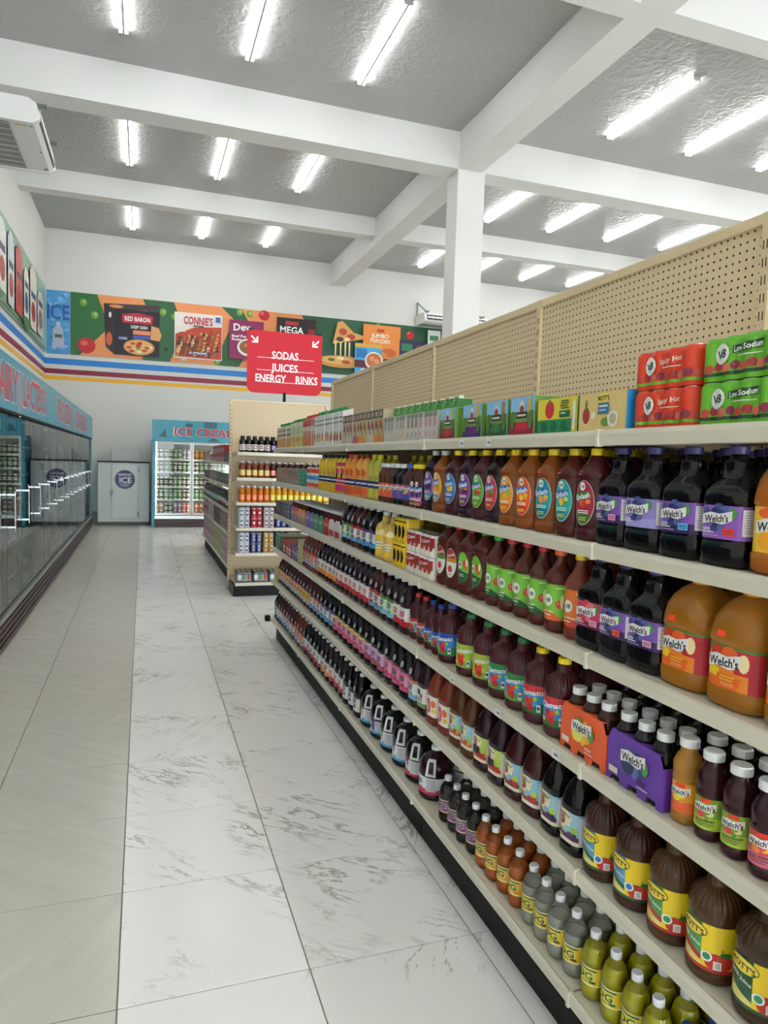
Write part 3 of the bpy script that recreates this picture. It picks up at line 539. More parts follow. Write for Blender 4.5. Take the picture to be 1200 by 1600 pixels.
def box_art(b, h, stripes, ellipses=(), txt=None):
    return [('r', -b*.97, h*v0, b*.97, h*v1, c) for v0, v1, c in stripes]+[('e', b*cu, h*cv, b*ru, h*rv, c) for cu, cv, ru, rv, c in ellipses]+([('t', t, b*cu, h*cv, h*s_, c, 0, b*w_) for t, cu, cv, s_, c, w_ in txt] if txt else [])
k_box('b_coco', 'drink_box', 'tan apple juice multipack box with coconut picture', 'drink box', .06, .105, .105, 'dcc07a', '2a8fd0', box_art(.105, .105, [(.02, .98, 'e2c680')], [(-.65, .42, .16, .22, 'a83a3a'), (-.65, .7, .05, .14, '4a8a3a'), (.1, .84, .28, .13, 'f0d860'), (.2, .22, .2, .12, '7a9a3a'), (.5, .3, .22, .22, 'f0eee6'), (.5, .3, .14, .14, 'c8b894')], [("MOTT'S", .1, .84, .16, '2a3a2a', .46)])+[('r', -.012, .045, .035, .075, '3a7aa0'), ('r', -.008, .064, .030, .069, 'e8eef0'), ('r', -.008, .054, .024, .057, 'e8eef0'), ('r', -.040, .035, -.022, .052, 'e8e4d4')])
k_box('b_apple', 'drink_box', 'yellow and green juice multipack box with red apple', 'drink box', .06, .105, .105, 'e8cf3a', '4a8a4a', box_art(.105, .105, [(.02, .40, '2f8a5a'), (.40, .98, 'e6d240')], [(-.35, .68, .24, .26, 'd03038'), (-.35, .92, .06, .06, '3a8a3a'), (-.6, .2, .17, .15, '1f6a44'), (-.1, .2, .17, .15, '1f6a44'), (.4, .2, .17, .15, '1f6a44')])+[('r', .018, .046, .072, .066, '1f6a44'), ('r', .082, .004, .103, .100, 'f2dc4a'), ('r', .086, .012, .099, .090, 'f0f0ec')]+bars(.045, .094, .05, 4, '2a5a3a', .004, .007)+bars(.0925, .086, .010, 12, '5a5a5a', .001, .006)+bars(.045, .058, .03, 1, 'dfeadf', .004))
def k_pouch(key, d, low, lowc, tape):
    k_box(key, 'drink_box', d, 'drink box', .055, .078, .125, '8ac0e6', '6a9440', box_art(.078, .125, [(.02, .98, '8cc4ea'), (.30, .62, '7a9a4a'), (.02, .34, low)], [(0, .78, .20, .12, 'dcd8d0'), (0, .66, .16, .12, 'b0322c'), (0, .22, .55, .12, lowc)])+[('r', -.03, .055, .035, .074, '26241e'), ('r', -.026, .061, .028, .068, 'd8d4c8'), ('r', .040, .072, .062, .118, tape), ('e', -.056, .05, .014, .03, '5a7a34'), ('e', .058, .05, .014, .03, '5a7a34')])
k_pouch('p_red', 'sky-blue juice pouch box with red berries', '9a2438', 'c22a40', 'c8b04a'); k_pouch('p_green', 'sky-blue juice pouch box with dark green base', '2c5a3a', '3c7a48', '9a7a3a'); k_pouch('p_grape', 'sky-blue juice pouch box with purple base', '3a2a6a', '6a2a80', 'e0b83a'); k_pouch('p_punch', 'sky-blue juice pouch box with crimson base', '8a2a30', 'b83040', 'd8c84a')
def k_cart(key, d, b, h, face, side, E_, capc, a=.035):
    mb = MB(); sl = .022
    mb.prism([(-a, 0), (a, 0), (a, h), (-a, h-sl)], -b+.0008, b-.0008, 'y', pm(face))
    mb2 = MB(); flat_art(mb2, E_, (-a-.0004, 0, 0), (0, -1, 0), (-1, 0, 0), .0003)
    mb.add([(-a, b, 0), (a, b, 0), (a, b, h), (-a, b, h-sl)], [(0, 1, 2, 3)], pm(side)); mb.add([(-a, -b, 0), (a, -b, 0), (a, -b, h), (-a, -b, h-sl)], [(0, 1, 2, 3)], pm(side))
    kind(key, 'juice_carton', d, 'juice carton', mb, None, ('cap', capform(.013, h-.010, .022, mat(capc, .4))), [('print', mb2)], width=2*b, depth=2*a)
b_, h_ = .036, .215
k_cart('t_white', 'white juice carton with fruit picture and green cap', b_, .23, 'eeeeea', 'e4e4e0', [('r', -.03, .17, .03, .178, '2a3440'), ('r', -.026, .14, .026, .150, '4a4a4a'), ('e', -.008, .055, .020, .026, 'e0902a'), ('e', .012, .045, .018, .022, 'a83a5a'), ('e', .02, .075, .008, .018, '3a8a3a')], '2f8a4a')
k_cart('t_white2', 'white juice carton with orange picture and green cap', b_, .23, 'eeeeea', 'e4e4e0', [('r', -.03, .17, .03, .178, '2a3440'), ('r', -.026, .14, .026, .150, '4a4a4a'), ('e', .0, .055, .024, .026, 'f0a030'), ('e', -.014, .075, .012, .018, 'c83a34')], '2f8a4a')
k_cart('t_org', 'slim orange and white juice carton with green cap', .030, .205, 'e8e0cc', 'e8dcc8', [('r', -.028, .0, .028, .08, 'e8a04a'), ('r', -.028, .10, .028, .12, 'a8523a'), ('r', -.02, .14, .02, .16, '5a7a3a')], '2f8a4a')
k_cart('t_yel', 'slim yellow juice carton with green cap', .030, .215, 'e8e4c8', 'e8dcc8', [('r', -.028, .0, .028, .085, 'e8d04a'), ('r', -.028, .10, .028, .16, 'c8d8a0'), ('e', 0, .06, .016, .02, 'd8902a')], '2f8a4a')
k_cart('t_red', 'slim red-topped juice carton with red cap', .030, .225, 'e8d8c0', 'e8dcc8', [('r', -.028, .0, .028, .085, 'e0823a'), ('r', -.028, .15, .028, .20, 'd83a30'), ('e', 0, .10, .016, .02, 'c8323a')], 'c8323a')
def k_coco(key, d, fc, low):
    k_box(key, 'juice_carton', d, 'juice carton', .035, .034, .175, fc, 'b8ac90', [('r', -.033, .0, .033, .045, low), ('r', -.033, .13, .033, .173, '2f5a3a'), ('r', -.018, .14, .018, .165, 'd89aa0'), ('e', .0, .095, .016, .026, 'b03a38'), ('e', .012, .06, .012, .016, 'e8e0c8'), ('r', .016, .05, .030, .10, '5a6a4a')], 'e8e8e4', None)
k_coco('k_pink', 'slim coconut drink carton with pink base', 'c8c0a0', 'd86a80'); k_coco('k_org', 'slim coconut drink carton with orange base', 'd8b878', 'e8a040'); k_coco('k_wht', 'slim coconut drink carton with pale base', 'c8bca0', 'd8ccb8'); k_coco('k_mng', 'slim coconut drink carton with mango base', 'd0a868', 'e08a3a')
def k_small(key, d, c, low):
    k_box(key, 'drink_carton', d, 'drink carton', .026, .0235, .125, 'd8d4cc', 'c8c4b8', [('r', -.022, .002, .022, .12, 'd4d0c8'), ('r', -.022, .102, .022, .122, '8a8a80'), ('r', -.012, .06, .012, .10, c), ('e', 0, .028, .012, .014, low)], None)
k_small('q_grey', 'little grey and white coconut water carton', '9aa09a', 'd8e0d8'); k_small('q_pink', 'little pink and white coconut water carton', 'c8909a', 'e0a0b0'); k_small('q_tan', 'little tan and white coconut water carton', 'b0a080', 'd8b890'); k_small('q_brown', 'little brown and white coconut water carton', '8a7468', 'b8a090')
k_box('g_top', 'juice_carton', 'tall white carton with green palm-leaf top and white cap', 'juice carton', .030, .045, .172, 'e8ece4', '3f7a3a', [('r', -.044, .118, .044, .176, '3f8f3a'), ('e', -.02, .15, .02, .012, '6ab84a'), ('e', .02, .14, .018, .010, '5aa840'), ('e', .0, .165, .006, .005, 'f0f0ec'), ('p', [(-.044, .118), (-.01, .15), (-.03, .118)], '2c6f2c'), ('p', [(.044, .118), (.01, .155), (.03, .118)], '2c6f2c')], 'e6e8e2', 'eceeea', capz=.016)
def k_cans(key, name, desc, n, rc, h, c, E_, endc=None, deep=2, toprim=True, seg=6, q=.21):
    P = cans_outline(n, rc, deep, seg, q); f = Form([(0, [(x*.96, y*.985) for x, y in P]), (.006, P), (h-.010, P), (h, [(x*.93, y*.97) for x, y in P])])
    vm = h/2-.0105; E_ = [('r', e[1], max(-vm, e[2]), e[3], min(vm, e[4]), e[5]) if e[0] == 'r' else e for e in E_]
    L = f.label(E_, h/2, 0, .0045, .0008, .0004)
    ex = []
    if endc:
        e = MB(); per = f.table(h/2)[-1]; w_ = deep*rc*2.1; m0 = n*rc*1.15
        mp = f.mapper(h/2, .0012); s0, s1 = -m0-w_*.62, -m0+rc*.55
        for i in range(12):
            u0, u1 = s0+(s1-s0)*i/12, s0+(s1-s0)*(i+1)/12
            e.add([mp(u0, .003, 0), mp(u1, .003, 0), mp(u1, h-.004, 0), mp(u0, h-.004, 0)], [(0, 1, 2, 3)], pm(endc), True)
        flat = f.label([('t', '8', s1-rc*.75, .012, .016, 'b02a20'), ('t', 'CANS', s1-rc*.75, -.002, .007, 'b02a20')], h/2, 0, off=.0022)
        ex = [('end_flap', e), ('end_print', flat)]
    lids = MB()
    for i in range(n):
        for j in range(deep): lids.cyl(((2*j-(deep-1))*rc, (2*i-(n-1))*rc, h-.001), rc*.78, .003, m_chrome, 12)
    ex.append(('can_lids', lids))
    kind(key, name, desc, 'can pack', f, pm(c), None, [('print', L)], ex, width=2*n*rc, depth=2*deep*rc)
def A_can8(top, low, word, wc, W=.11):
    E_ = [('r', -W, -.044, W, .044, top), ('r', -W, -.044, W, -.028, low)]
    for i in range(9): E_ += [('e', -W+.02+i*.024, -.020+(.004 if i % 2 else 0), .012, .010, ('c8483a', 'a82f34', 'd8705a', '8a3048')[i % 4])]
    E_ += [('e', -.052, .010, .021, .023, 'eef0ec'), ('t', 'V8', -.052, .010, .026, '173f2b', .1)]
    if word == 'Low Sodium': E_ += [('p', [(-.025, .008), (.060, .014), (.060, .030), (-.025, .024)], '1f4a30')]
    E_ += [('t', word, .018, .019, .017, wc, .06, .078), ('r', -.01, .001, .055, .003, 'e8f0e0')]
    return E_
k_cans('x_low', 'can_pack', 'green eight-can vegetable juice pack', 4, .0265, .092, '68b52c', A_can8('6cba2e', '1f4a30', 'Low Sodium', 'e8f4e4'), 'e6d81a')
k_cans('x_hot', 'can_pack', 'red eight-can vegetable juice pack', 4, .0265, .092, 'e2401f', A_can8('e2401f', '6cb82c', 'Spicy Hot', 'f6e4d8'), 'e6d81a')
k_cans('x_end', 'can_pack', 'yellow end-on eight-can juice pack', 2, .0265, .092, 'e0d41c', [('r', -.05, -.043, .05, .043, 'e2d81c'), ('t', '8', -.02, .012, .018, 'b02a20'), ('t', 'CANS', -.02, -.004, .008, 'b02a20')], None, 3)
k_cans('x_camp', 'can_pack', 'red and white tomato juice can pack', 3, .0265, .095, 'efece6', [('r', -.08, .0, .08, .046, 'a81f2a'), ('r', -.08, -.006, .08, .0, '3a7a3a'), ('e', -.045, -.010, .012, .012, 'c8322a'), ('e', .01, -.010, .012, .012, 'c8322a'), ('e', .06, -.010, .012, .012, 'c8322a'), ('t', "Campbell's", 0, .020, .020, 'f2ece8', .1, .10)])
k_cans('x_yel', 'can_pack', 'yellow and black juice can pack', 3, .0265, .118, 'f0c81c', [('r', -.08, -.058, .08, .058, 'f0c81c'), ('e', -.05, -.005, .014, .030, '1a1a1c'), ('e', .005, -.005, .014, .030, '1a1a1c'), ('e', .058, -.005, .014, .030, '1a1a1c'), ('r', -.08, .040, .08, .046, '1a1a1c')])
def can_art(n, rc, h, base, stripe, acc):
    E_ = [('r', -n*rc*1.6, -h*.46, n*rc*1.6, h*.44, base)]
    for i in range(n):
        u = (2*i-(n-1))*rc*1.36; E_ += [('r', u-rc*.42, -h*.30, u+rc*.42, h*.24, stripe), ('e', u, -h*.03, rc*.36, h*.14, acc), ('r', u-rc*1.2, -h*.5, u+rc*1.2, -h*.40, 'c8cacc'), ('r', u-rc*1.2, h*.36, u+rc*1.2, h*.5, 'c8cacc')]
    return E_
for key, d, c, st, ac in (('e_grey', 'grey energy drink can pack', 'c8ccd6', '3a3f5a', 'e8eaf0'), ('e_red', 'red energy drink can pack', 'c02636', '6a1420', 'eceaf0'), ('e_blue', 'blue energy drink can pack', '2a3f8a', 'c8b48a', '5a78c8'), ('e_gold', 'gold energy drink can pack', 'b8904a', 'd8ccb0', '8a5a2a'), ('e_crim', 'silver and crimson can pack', 'c8c4cc', '8a2438', 'e4d8dc')):
    k_cans(key, 'can_pack', d, 2, .033, .122, c, can_art(2, .033, .122, c, st, ac), None, 2, q=.42)
def k_four(key, d, c1, c2, body, fr):
    # carrier of small bottles: cardboard sleeve in front of two bottles' necks
    mb = MB(); a, b, h = .042, .066, .118
    mb.prism([(-b, 0), (b, 0), (b, h*.75), (b*.55, h), (-b*.55, h), (-b, h*.75)], -a, a, 'x', pm(c1))
    bt = MB()
    for i in (-1, 0, 1):
        for j in (-1, 1): bt.cyl((j*.02, i*.044, h*.7), .019, .075, body, 12, r2=.013).cyl((j*.02, i*.044, h*.7+.075), .015, .014, pm('e8eaec'), 12)
    L = MB(); flat_art(L, [('r', -.06, .01, .06, .05, c2), ('r', -.04, .062, .04, .082, 'eceae6'), ('r', -.034, .068, .032, .076, c1)]+fruit(0, .034, .014, fr, 5, 2, 1.6), (-a-.0004, 0, 0), (0, -1, 0), (-1, 0, 0), .0003)
    kind(key, 'bottle_carrier', d, 'bottle pack', mb, None, None, [('print', L)], [('bottle_necks', bt)], width=.134, depth=.086)
def k_pack(key, d, c1, c2, fr, caps='e6e8ea'):
    mb = MB(); a, b, h = .066, .066, .118
    mb.prism([(-b, .022), (-b*.78, .022), (-b*.7, .008), (-b*.25, .008), (-b*.2, .022), (b*.2, .022), (b*.25, .008), (b*.7, .008), (b*.78, .022), (b, .022), (b, h*.78), (b*.72, h), (-b*.72, h), (-b, h*.78)], -a, a, 'x', pm(c1))
    mb.box(-a+.004, a-.004, -b+.004, b-.004, 0, .01, m_dark)
def k_six(key, d, c1, c2, fr, word, body):
    b, h = .104, .135; a = .068
    mb = MB(); pts = [(-b, 0)]
    for i in (-1, 0, 1): pts += [(i*.068-.020, 0), (i*.068-.016, .016), (i*.068+.016, .016), (i*.068+.020, 0)]
    pts += [(b, 0), (b, .105), (b-.014, h), (-b+.014, h), (-b, .105)]
    mb.prism([(-y, z) for y, z in reversed(pts)], -a, -a+.002, 'x', pm(c1)); mb.box(-a, a, -b-.001, -b+.001, 0, .105, pm(c1)); mb.box(-a, a, b-.001, b+.001, 0, .105, pm(c1))
    mb.box(-a+.002, a, -b+.014, b-.014, h-.002, h, pm(c1))
    ex = []
    for i in (-1, 0, 1):
        for j in (-1, 1): ex.append(('bottle', MB().cyl((j*.033, i*.068, .002), .031, .14, body, 14).cyl((j*.033, i*.068, .142), .031, .022, body, 14, r2=.018))); ex.append(('cap', MB().cyl((j*.033, i*.068, .162), .0205, .020, mat('eceef0', .4), 18)))
    L = MB(); E_ = fruit(0, .075, .026, fr, 9, 5, 1.15) + [('e', .045, .08, .012, .018, '4e9a4a')] + logo_welch(0, .086, .092, .1) + [('r', -.09, .024, -.055, .040, 'e8dcc8'), ('r', .02, .034, .05, .042, '3a2450' if word else 'f8c0a0'), ('r', .02, .026, .06, .029, 'e8d8f0')]
    flat_art(L, E_, (-a-.0004, 0, 0), (0, -1, 0), (-1, 0, 0), .0003)
    kind(key, 'bottle_carrier', d, 'bottle pack', mb, None, None, [('print', L)], ex, width=.212, depth=.136)
k_six('six_or', 'orange cardboard six-bottle juice carrier', 'ee6436', 'f0a080', ['f0a830', 'f2c040', 'e8e070', '5a9a3a', 'f0b030'], '', clear_colour('3a1a10'))
k_six('six_pu', 'purple cardboard six-bottle grape juice carrier', '6a3fa8', '8a5ac8', GR, 'GRAPE', BLACK)
k_four('f_pink', 'pink-necked bottle carrier with blue fruit print', 'd85a80', '5a8ab8', BROWN, ['e88aa0', 'f0c060']); k_four('f_org', 'orange-necked bottle carrier with blue fruit print', 'e89a5a', '6a94b8', BROWN, ['e8a040', 'f0c060'])
k_four('f_vio', 'violet bottle carrier with blue fruit print', '8a70c0', '5a7ab0', PLUM, ['6a4a9a', 'a88ad0']); k_four('f_grn', 'green bottle carrier with blue fruit print', '3aa070', '5a84a8', PLUM, ['7ac04a', 'b0d860']); k_four('f_red', 'red and white bottle carrier with cherries', 'c8303a', 'a8202c', MAROON, CH); k_four('f_wht', 'white and red bottle carrier with cherries', 'e4e0dc', 'c02834', MAROON, CH)
def k_case(key, d, cols, h=.125, n=2):
    b = .06; a = .06; E_ = [('r', -b*.96, h*.03, b*.96, h*.97, cols[0])]
    rr = random.Random(key)
    for i in range(7): E_.append(('e', (rr.random()-.5)*b*1.5, h*(.12+.76*rr.random()), b*(.12+.2*rr.random()), h*(.05+.1*rr.random()), cols[1+i % (len(cols)-1)]))
    E_ += [('r', -b*.8, h*.42, b*.7, h*.56, cols[1]), ('r', -b*.7, h*.46, b*.6, h*.52, cols[-1])]
    k_box(key, 'drink_case', d, 'drink case', a, b, h, cols[0], cols[0], E_)
k_case('cs_tan', 'tan and rust drink case', ['b89068', 'a85a38', 'd8b890', 'e0d0b8']); k_case('cs_mix', 'red and grey patterned drink case', ['a89a90', 'b83a40', '6a6a60', 'd8d4cc']); k_case('cs_teal', 'teal patterned drink case', ['2f9a7a', '1f6a58', '8ac8b0', 'd8ece4']); k_case('cs_dgry', 'dark grey patterned drink case', ['5a5a58', '2a2a2c', '8a8a84', 'c8c4bc']); k_case('cs_blue', 'blue and brown drink case', ['4a5f98', 'b07a50', '8a9ac8', 'd8dce8'])
k_case('cs_gold', 'gold and white drink case', ['c8b060', '8a7a3a', 'e8e0b8', 'f0ecd8']); k_case('cs_red', 'bright red drink case', ['b8283a', 'e8e4e4', '7a1420', 'f0ecec'], .12); k_case('cs_pink', 'pink and white drink case', ['c88a98', 'e8dce0', 'a04a60', 'f0ecee'], .19); k_case('cs_vio', 'violet and white drink case', ['6a5a90', 'b8acd0', '3a2a60', 'e8e4f0']); k_case('cs_wht', 'white and red can case', ['d8d4d2', 'c8303a', '4a9ad0', 'f0eeec'], .12)
k_case('cs_lime', 'lime and cream drink case', ['b8b878', '7a9a4a', 'd8d4a8', 'f0eed8'], .19); k_case('cs_brwn', 'dark brown drink case', ['4a2a2c', '8a3a3a', '2a1a20', 'b8a098']); k_case('cs_grn', 'green and brown drink case', ['4a6a3a', '7a4a34', '8aa868', 'c8d0b8'])
k_cans('x_tall', 'can_pack', 'white and red tall can pack', 2, .026, .15, 'e6e4e4', [('r', -.07, .035, .07, .07, 'e8503a'), ('r', -.07, -.015, .07, .015, '4a94d0'), ('r', -.07, -.07, .07, -.04, 'e8503a')])
k_cans('x_blk', 'can_pack', 'black and white shrink-wrapped can pack', 3, .030, .13, '3a3c42', [('r', -.11, -.05, .11, .05, '9aa0a8'), ('e', -.06, 0, .02, .035, 'e6e8ea'), ('e', .0, 0, .02, .035, '5a9a5a'), ('e', .06, 0, .02, .035, 'c84a3a'), ('r', -.11, .03, .11, .04, '1c1c20')])
# end display bottles
for key, d, bc, lc, l2, capc in (('z_dark', 'black-capped dark bottle with white label', '1c1216', 'e4e0e2', '7a3038', '1a1a1e'), ('z_vio', 'black-capped dark bottle with violet label', '18101c', '5a3a9a', 'e4dcf0', '1a1a1e'), ('z_gold', 'white-capped amber bottle with cream label', '7a3a28', 'e0c060', 'f0e4c0', 'c8c4c4'), ('z_red', 'white-capped dark bottle with red label', '3a1418', 'd84a4a', 'f0d8d4', 'c8c4c4'), ('z_org', 'white-capped orange juice bottle with coral label', 'c8741c', 'f0703a', 'f6c8a0', 'd8d8d4'), ('z_yel', 'white-capped yellow juice bottle with lemon label', 'd8981c', 'f0d83a', 'f8f0b0', 'd8d8d4')):
    kind(key, 'bottle', d, 'bottle', F_sm, clear_colour(bc), cap(capc, .0225, .178, .020), [('label', F_sm.label([('r', -.09, -.036, .09, .034, lc), ('r', -.02, -.02, .02, .022, l2), ('r', -.012, -.008, .012, .010, lc)], .062, 0))], width=.072, depth=.072)
# ------------------------------------------------------------------ placing products
ORD = 'first second third fourth fifth sixth seventh eighth ninth tenth eleventh twelfth thirteenth fourteenth fifteenth sixteenth seventeenth eighteenth nineteenth twentieth'.split()
def nearest(i): return 'nearest' if i == 0 else ordn(i)+' nearest'
def ordn(i): return ORD[i] if i < 20 else 'twenty-'+ORD[i-20] if i < 29 else 'thirtieth' if i == 29 else 'thirty-'+ORD[i-30]
def put(key, x, y, z, rz=0, label=None, group=None, parts=True):
    k = K[key]; o = link(k['name'], k['body'], None, (x, y, z), rz); tag(o, label, k['cat'], group)
    if parts:
        for nm, me in k['parts']: link(nm, me, o)
    return o
# ------------------------------------------------------------------ ROOM
X0, X1, Y0, Y1, ZC = -2.18, 12.4, -9.0, 18.25, 6.88
struct('wall_left', MB().box(X0-.2, X0, Y0, Y1+.2, 0, ZC, m_wall)); struct('wall_back', MB().box(X0, X1, Y1, Y1+.2, 0, ZC, m_wall)); struct('wall_right', MB().box(X1, X1+.2, Y0, Y1+.2, 0, ZC, m_wall))
wf = MB(); wins = [(-1.4, 2.2), (3.0, 6.6), (7.4, 11.0)]; xs = [X0-.2]+[v for p in wins for v in p]+[X1+.2]
for i in range(0, len(xs), 2): wf.box(xs[i], xs[i+1], Y0-.2, Y0, 0, ZC, m_wall)
for a, b in wins: wf.box(a, b, Y0-.2, Y0, 0, .3, m_wall).box(a, b, Y0-.2, Y0, 3.3, ZC, m_wall)
struct('wall_front', wf)
for i, (a, b) in enumerate(wins):
    fr = MB()
    for x in (a, (a+b)/2-.03, b-.06): fr.box(x, x+.06, Y0-.14, Y0-.06, .3, 3.3, m_alu)
    fr.box(a, b, Y0-.14, Y0-.06, .3, .36, m_alu).box(a, b, Y0-.14, Y0-.06, 3.24, 3.3, m_alu)
    wo = struct('window_%d' % (i+1), fr); p = MB().box(a+.05, b-.05, Y0-.105, Y0-.095, .35, 3.25, m_pane); link('pane', p.mesh('pane'), wo)['kind'] = 'structure'
struct('ceiling', MB().box(X0-.2, X1+.2, Y0-.2, Y1+.2, ZC, ZC+.15, m_ceil))
struct('baseboard_back', MB().box(X0, X1, Y1-.012, Y1, 0, .29, mat('8f9492', .4))); struct('baseboard_left', MB().box(X0, X0+.012, Y0, Y1-.012, 0, .29, mat('8f9492', .4)))
nt = [0]
def trim(mb): nt[0] += 1; return struct('trim_%d' % nt[0], mb)
LX0, LX1 = 4.65, 5.05
for y0, y1, zb in ((10.31, 10.71, 6.32), (14.49, 14.80, 6.50), (6.07, 6.33, 6.32), (1.9, 2.2, 6.5), (-2.3, -1.9, 6.32), (-6.5, -6.2, 6.5)):
    trim(MB().box(X0, LX0, y0, y1, zb, ZC, m_beam)); trim(MB().box(LX1, X1, y0, y1, zb, ZC, m_beam))
trim(MB().box(LX0, LX1, Y0, Y1, 6.32, ZC, m_beam)); trim(MB().box(LX0-.005, 5.11, 10.31, 10.72, 0, 6.32, m_beam)); trim(MB().box(LX0-.005, 5.11, -2.3, -1.9, 0, 6.32, m_beam))
# floor: slab + tiles
fl = struct('floor', MB().box(X0-.2, X1+.2, Y0-.2, Y1+.2, -.2, -.006, mat('8d8b84', .8)))
GX, GY, T = -.0632, 2.147, .6
g = .0022
def tile_mesh(m): return MB().box(g, T-g, g, T-g, -.006, 0, m, .0012).mesh('tile')
tm, tg = tile_mesh(m_marble), tile_mesh(m_grey)
tl = bpy.data.meshes
for j in range(-4, 15):
    for i, me in ((-2, tg), (-1, tg), (0, tm), (1, tm), (2, tm)): link('tile', me, fl, (GX+T*i, GY+T*j, 0))
for i in (3,):
    for j in range(7, 15): link('tile', tm, fl, (GX+T*i, GY+T*j, 0))
far1, far2 = MB(), MB()
for j in range(-19, 27):
    for i in range(-4, 21):
        x, y = GX+T*i, GY+T*j
        if (-4 <= j < 15 and -2 <= i <= 2) or (i == 3 and 7 <= j < 15) or y+T > Y1+.1: continue
        (far2 if i < 0 else far1).box(max(x+g, X0), min(x+T-g, X1), y+g, min(y+T-g, Y1), -.006, 0, m_grey if i < 0 else m_marble)
for mb in (far1, far2): link('tile_field', mb.mesh('tile_field'), fl)['kind'] = 'stuff'
# wall nail specks
# stripes on walls (painted bands, a few tenths of a millimetre proud)
for nm, c, z0, z1 in (('blue', '1f7fd0', 3.765, 3.905), ('red', '8a1238', 3.545, 3.660), ('yellow', 'efb01c', 3.405, 3.495)):
    trim(MB().box(X0+.004, X1, Y1-.004, Y1, z0, z1, mat(c, .4))); trim(MB().box(X0, X0+.004, Y0, Y1, z0, z1, mat(c, .4)))
# ------------------------------------------------------------------ LED tubes
m_led = mat('fafcfb', .5, emit=TUBE)
def make_tube(): 
    h = MB().box(-.016, .016, -.91, .91, -.056, 0, mat('c9ccd0', .4), .003).box(-.048, .048, -.91, .91, -.013, -.008, mat('e2e4e6', .4))  # wide thin plate added above the diffusers to hold back upward light
    d = []
    for s in (-1, 1): d.append(MB().prism([(s*.017, -.050), (s*.040, -.050), (s*.052, -.040), (s*.052, -.014), (s*.017, -.014)], -.895, .895, 'y', m_led))
    e = [MB().box(-.054, .054, y-.008, y+.008, -.054, -.004, mat('d8dadc', .4)) for y in (-.904, .904)]
    return [('housing', h.mesh('h'))]+[('diffuser', fixn(x.mesh('d'))) for x in d]+[('end_cap', x.mesh('e')) for x in e]
tp = make_tube()
rows = {'far': 16.50, 'middle': 12.75, 'near': 8.62, 'zz0': 4.1, 'zz1': -.3, 'zz2': -4.4, 'zz3': -7.7}
side = {-.255: ('left', 'left'), 1.275: ('left', 'middle'), 2.79: ('left', 'right'), 6.85: ('right', 'left'), 8.36: ('right', 'middle'), 9.86: ('right', 'right'), 11.36: ('right', 'outer')}
for rn, y in rows.items():
    for x, (s, p) in side.items():
        o = bpy.data.objects.new('ceiling_tube_light', None); COL.objects.link(o); o.location = (x, y, ZC)
        if rn.startswith('zz'): lb = 'white LED tube outside the view, %s bay back, %s, %s' % (ORD[int(rn[2])], 'left of the column' if s == 'left' else 'right side', p); gr = 'LED tubes outside the view'
        else: lb = 'white LED tube, %s of the %s ceiling bay%s' % (p, rn, ' left of the column' if s == 'left' else ' right of the column'); gr = 'LED tube lights on the ceiling'
        tag(o, lb, 'ceiling light', gr)
        for nm, me in tp: link(nm, me, o)
# ------------------------------------------------------------------ wall banners
def box_pic(x0, z0, x1, z1, c, items=()):   # helper: a picture of a package inside a banner
    return [('r', x0, z0, x1, z1, c)]+list(items)
def pizza(cx, cz, rx, rz, n=9, seed=1):
    rr = random.Random(seed); E_ = [('e', cx, cz, rx, rz, 'c98a4a'), ('e', cx, cz, rx*.9, rz*.86, 'e2b06a')]
    for i in range(n): a = rr.random()*6.28; q = .75*math.sqrt(rr.random()); E_.append(('e', cx+rx*q*math.cos(a), cz+rz*q*math.sin(a), rx*.17, rz*.17, ('b8382a', 'c84a34', '8a9a3a', 'efe0c0')[i % 4]))
    return E_
B = MB(); x0, x1, z0, z1 = -1.63, 8.2, 4.01, 5.47
B.box(x0, x1, Y1-.012, Y1-.002, z0, z1, mat('2f6a3c', .35))
b = link('food_banner', B.mesh('food_banner')); tag(b, 'long green and orange banner of pizza and frozen food boxes on back wall', 'banner')
OR = 'e8935a'; DG = '2a6038'
E = [('p', [(-1.05, z1), (-.02, z1), (.24, 4.84), (-.03, z0), (-1.44, z0), (-.78, 4.72)][::-1], OR), ('p', [(-.02, z1), (.70, z1), (.95, 4.84), (.62, z0), (-.03, z0), (.24, 4.84)], DG),
     ('p', [(.70, z1), (1.85, z1), (2.17, 5.18), (1.84, 4.43), (1.7, z0), (.62, z0), (.95, 4.84)], OR), ('p', [(1.85, z1), (2.35, z1), (2.75, 4.8), (2.3, z0), (1.7, z0), (1.84, 4.43), (2.17, 5.18)], DG),
     ('p', [(2.35, z1), (3.9, z1), (4.2, 4.9), (3.5, z0), (2.3, z0), (2.75, 4.8)], OR), ('r', 3.9, z0, 8.19, z1, '255a3c'), ('p', [(3.9, z1), (4.2, 4.9), (3.5, z0), (3.92, z0)], OR)]
# leaves, tomatoes
for cx, cz in ((-1.35, 5.25), (-1.1, 4.98), (.45, 5.2), (.72, 5.12), (2.3, 5.38), (2.55, 5.36), (1.75, 4.1), (6.0, 5.36)): E.append(('e', cx, cz, .08, .09, '6d9a3c')); E.append(('e', cx+.02, cz+.02, .04, .05, '9cc25a'))
for cx, cz, r in ((-1.28, 4.25, .2), (2.92, 5.36, .14), (6.95, 5.22, .12)): E += [('e', cx, cz, r, r*.92, 'c4242c'), ('e', cx-.05, cz+.05, r*.4, r*.3, 'e0645a')]
E += [('e', .52, 4.3, .05, .05, '1c2a1c'), ('e', .95, 4.16, .10, .10, 'd8cdbb'), ('e', .93, 4.17, .06, .07, 'efe8dc')]
E += [('p', [(-.90, 5.28), (-.66, 5.16), (-.66, 4.09), (-.86, 4.26)][::-1], '2b2028'), ('p', [(-.90, 5.28), (.38, 5.34), (.36, 5.20), (-.66, 5.16)][::-1], '40303a'), ('r', -.66, 4.09, .37, 5.18, '1c1820')]
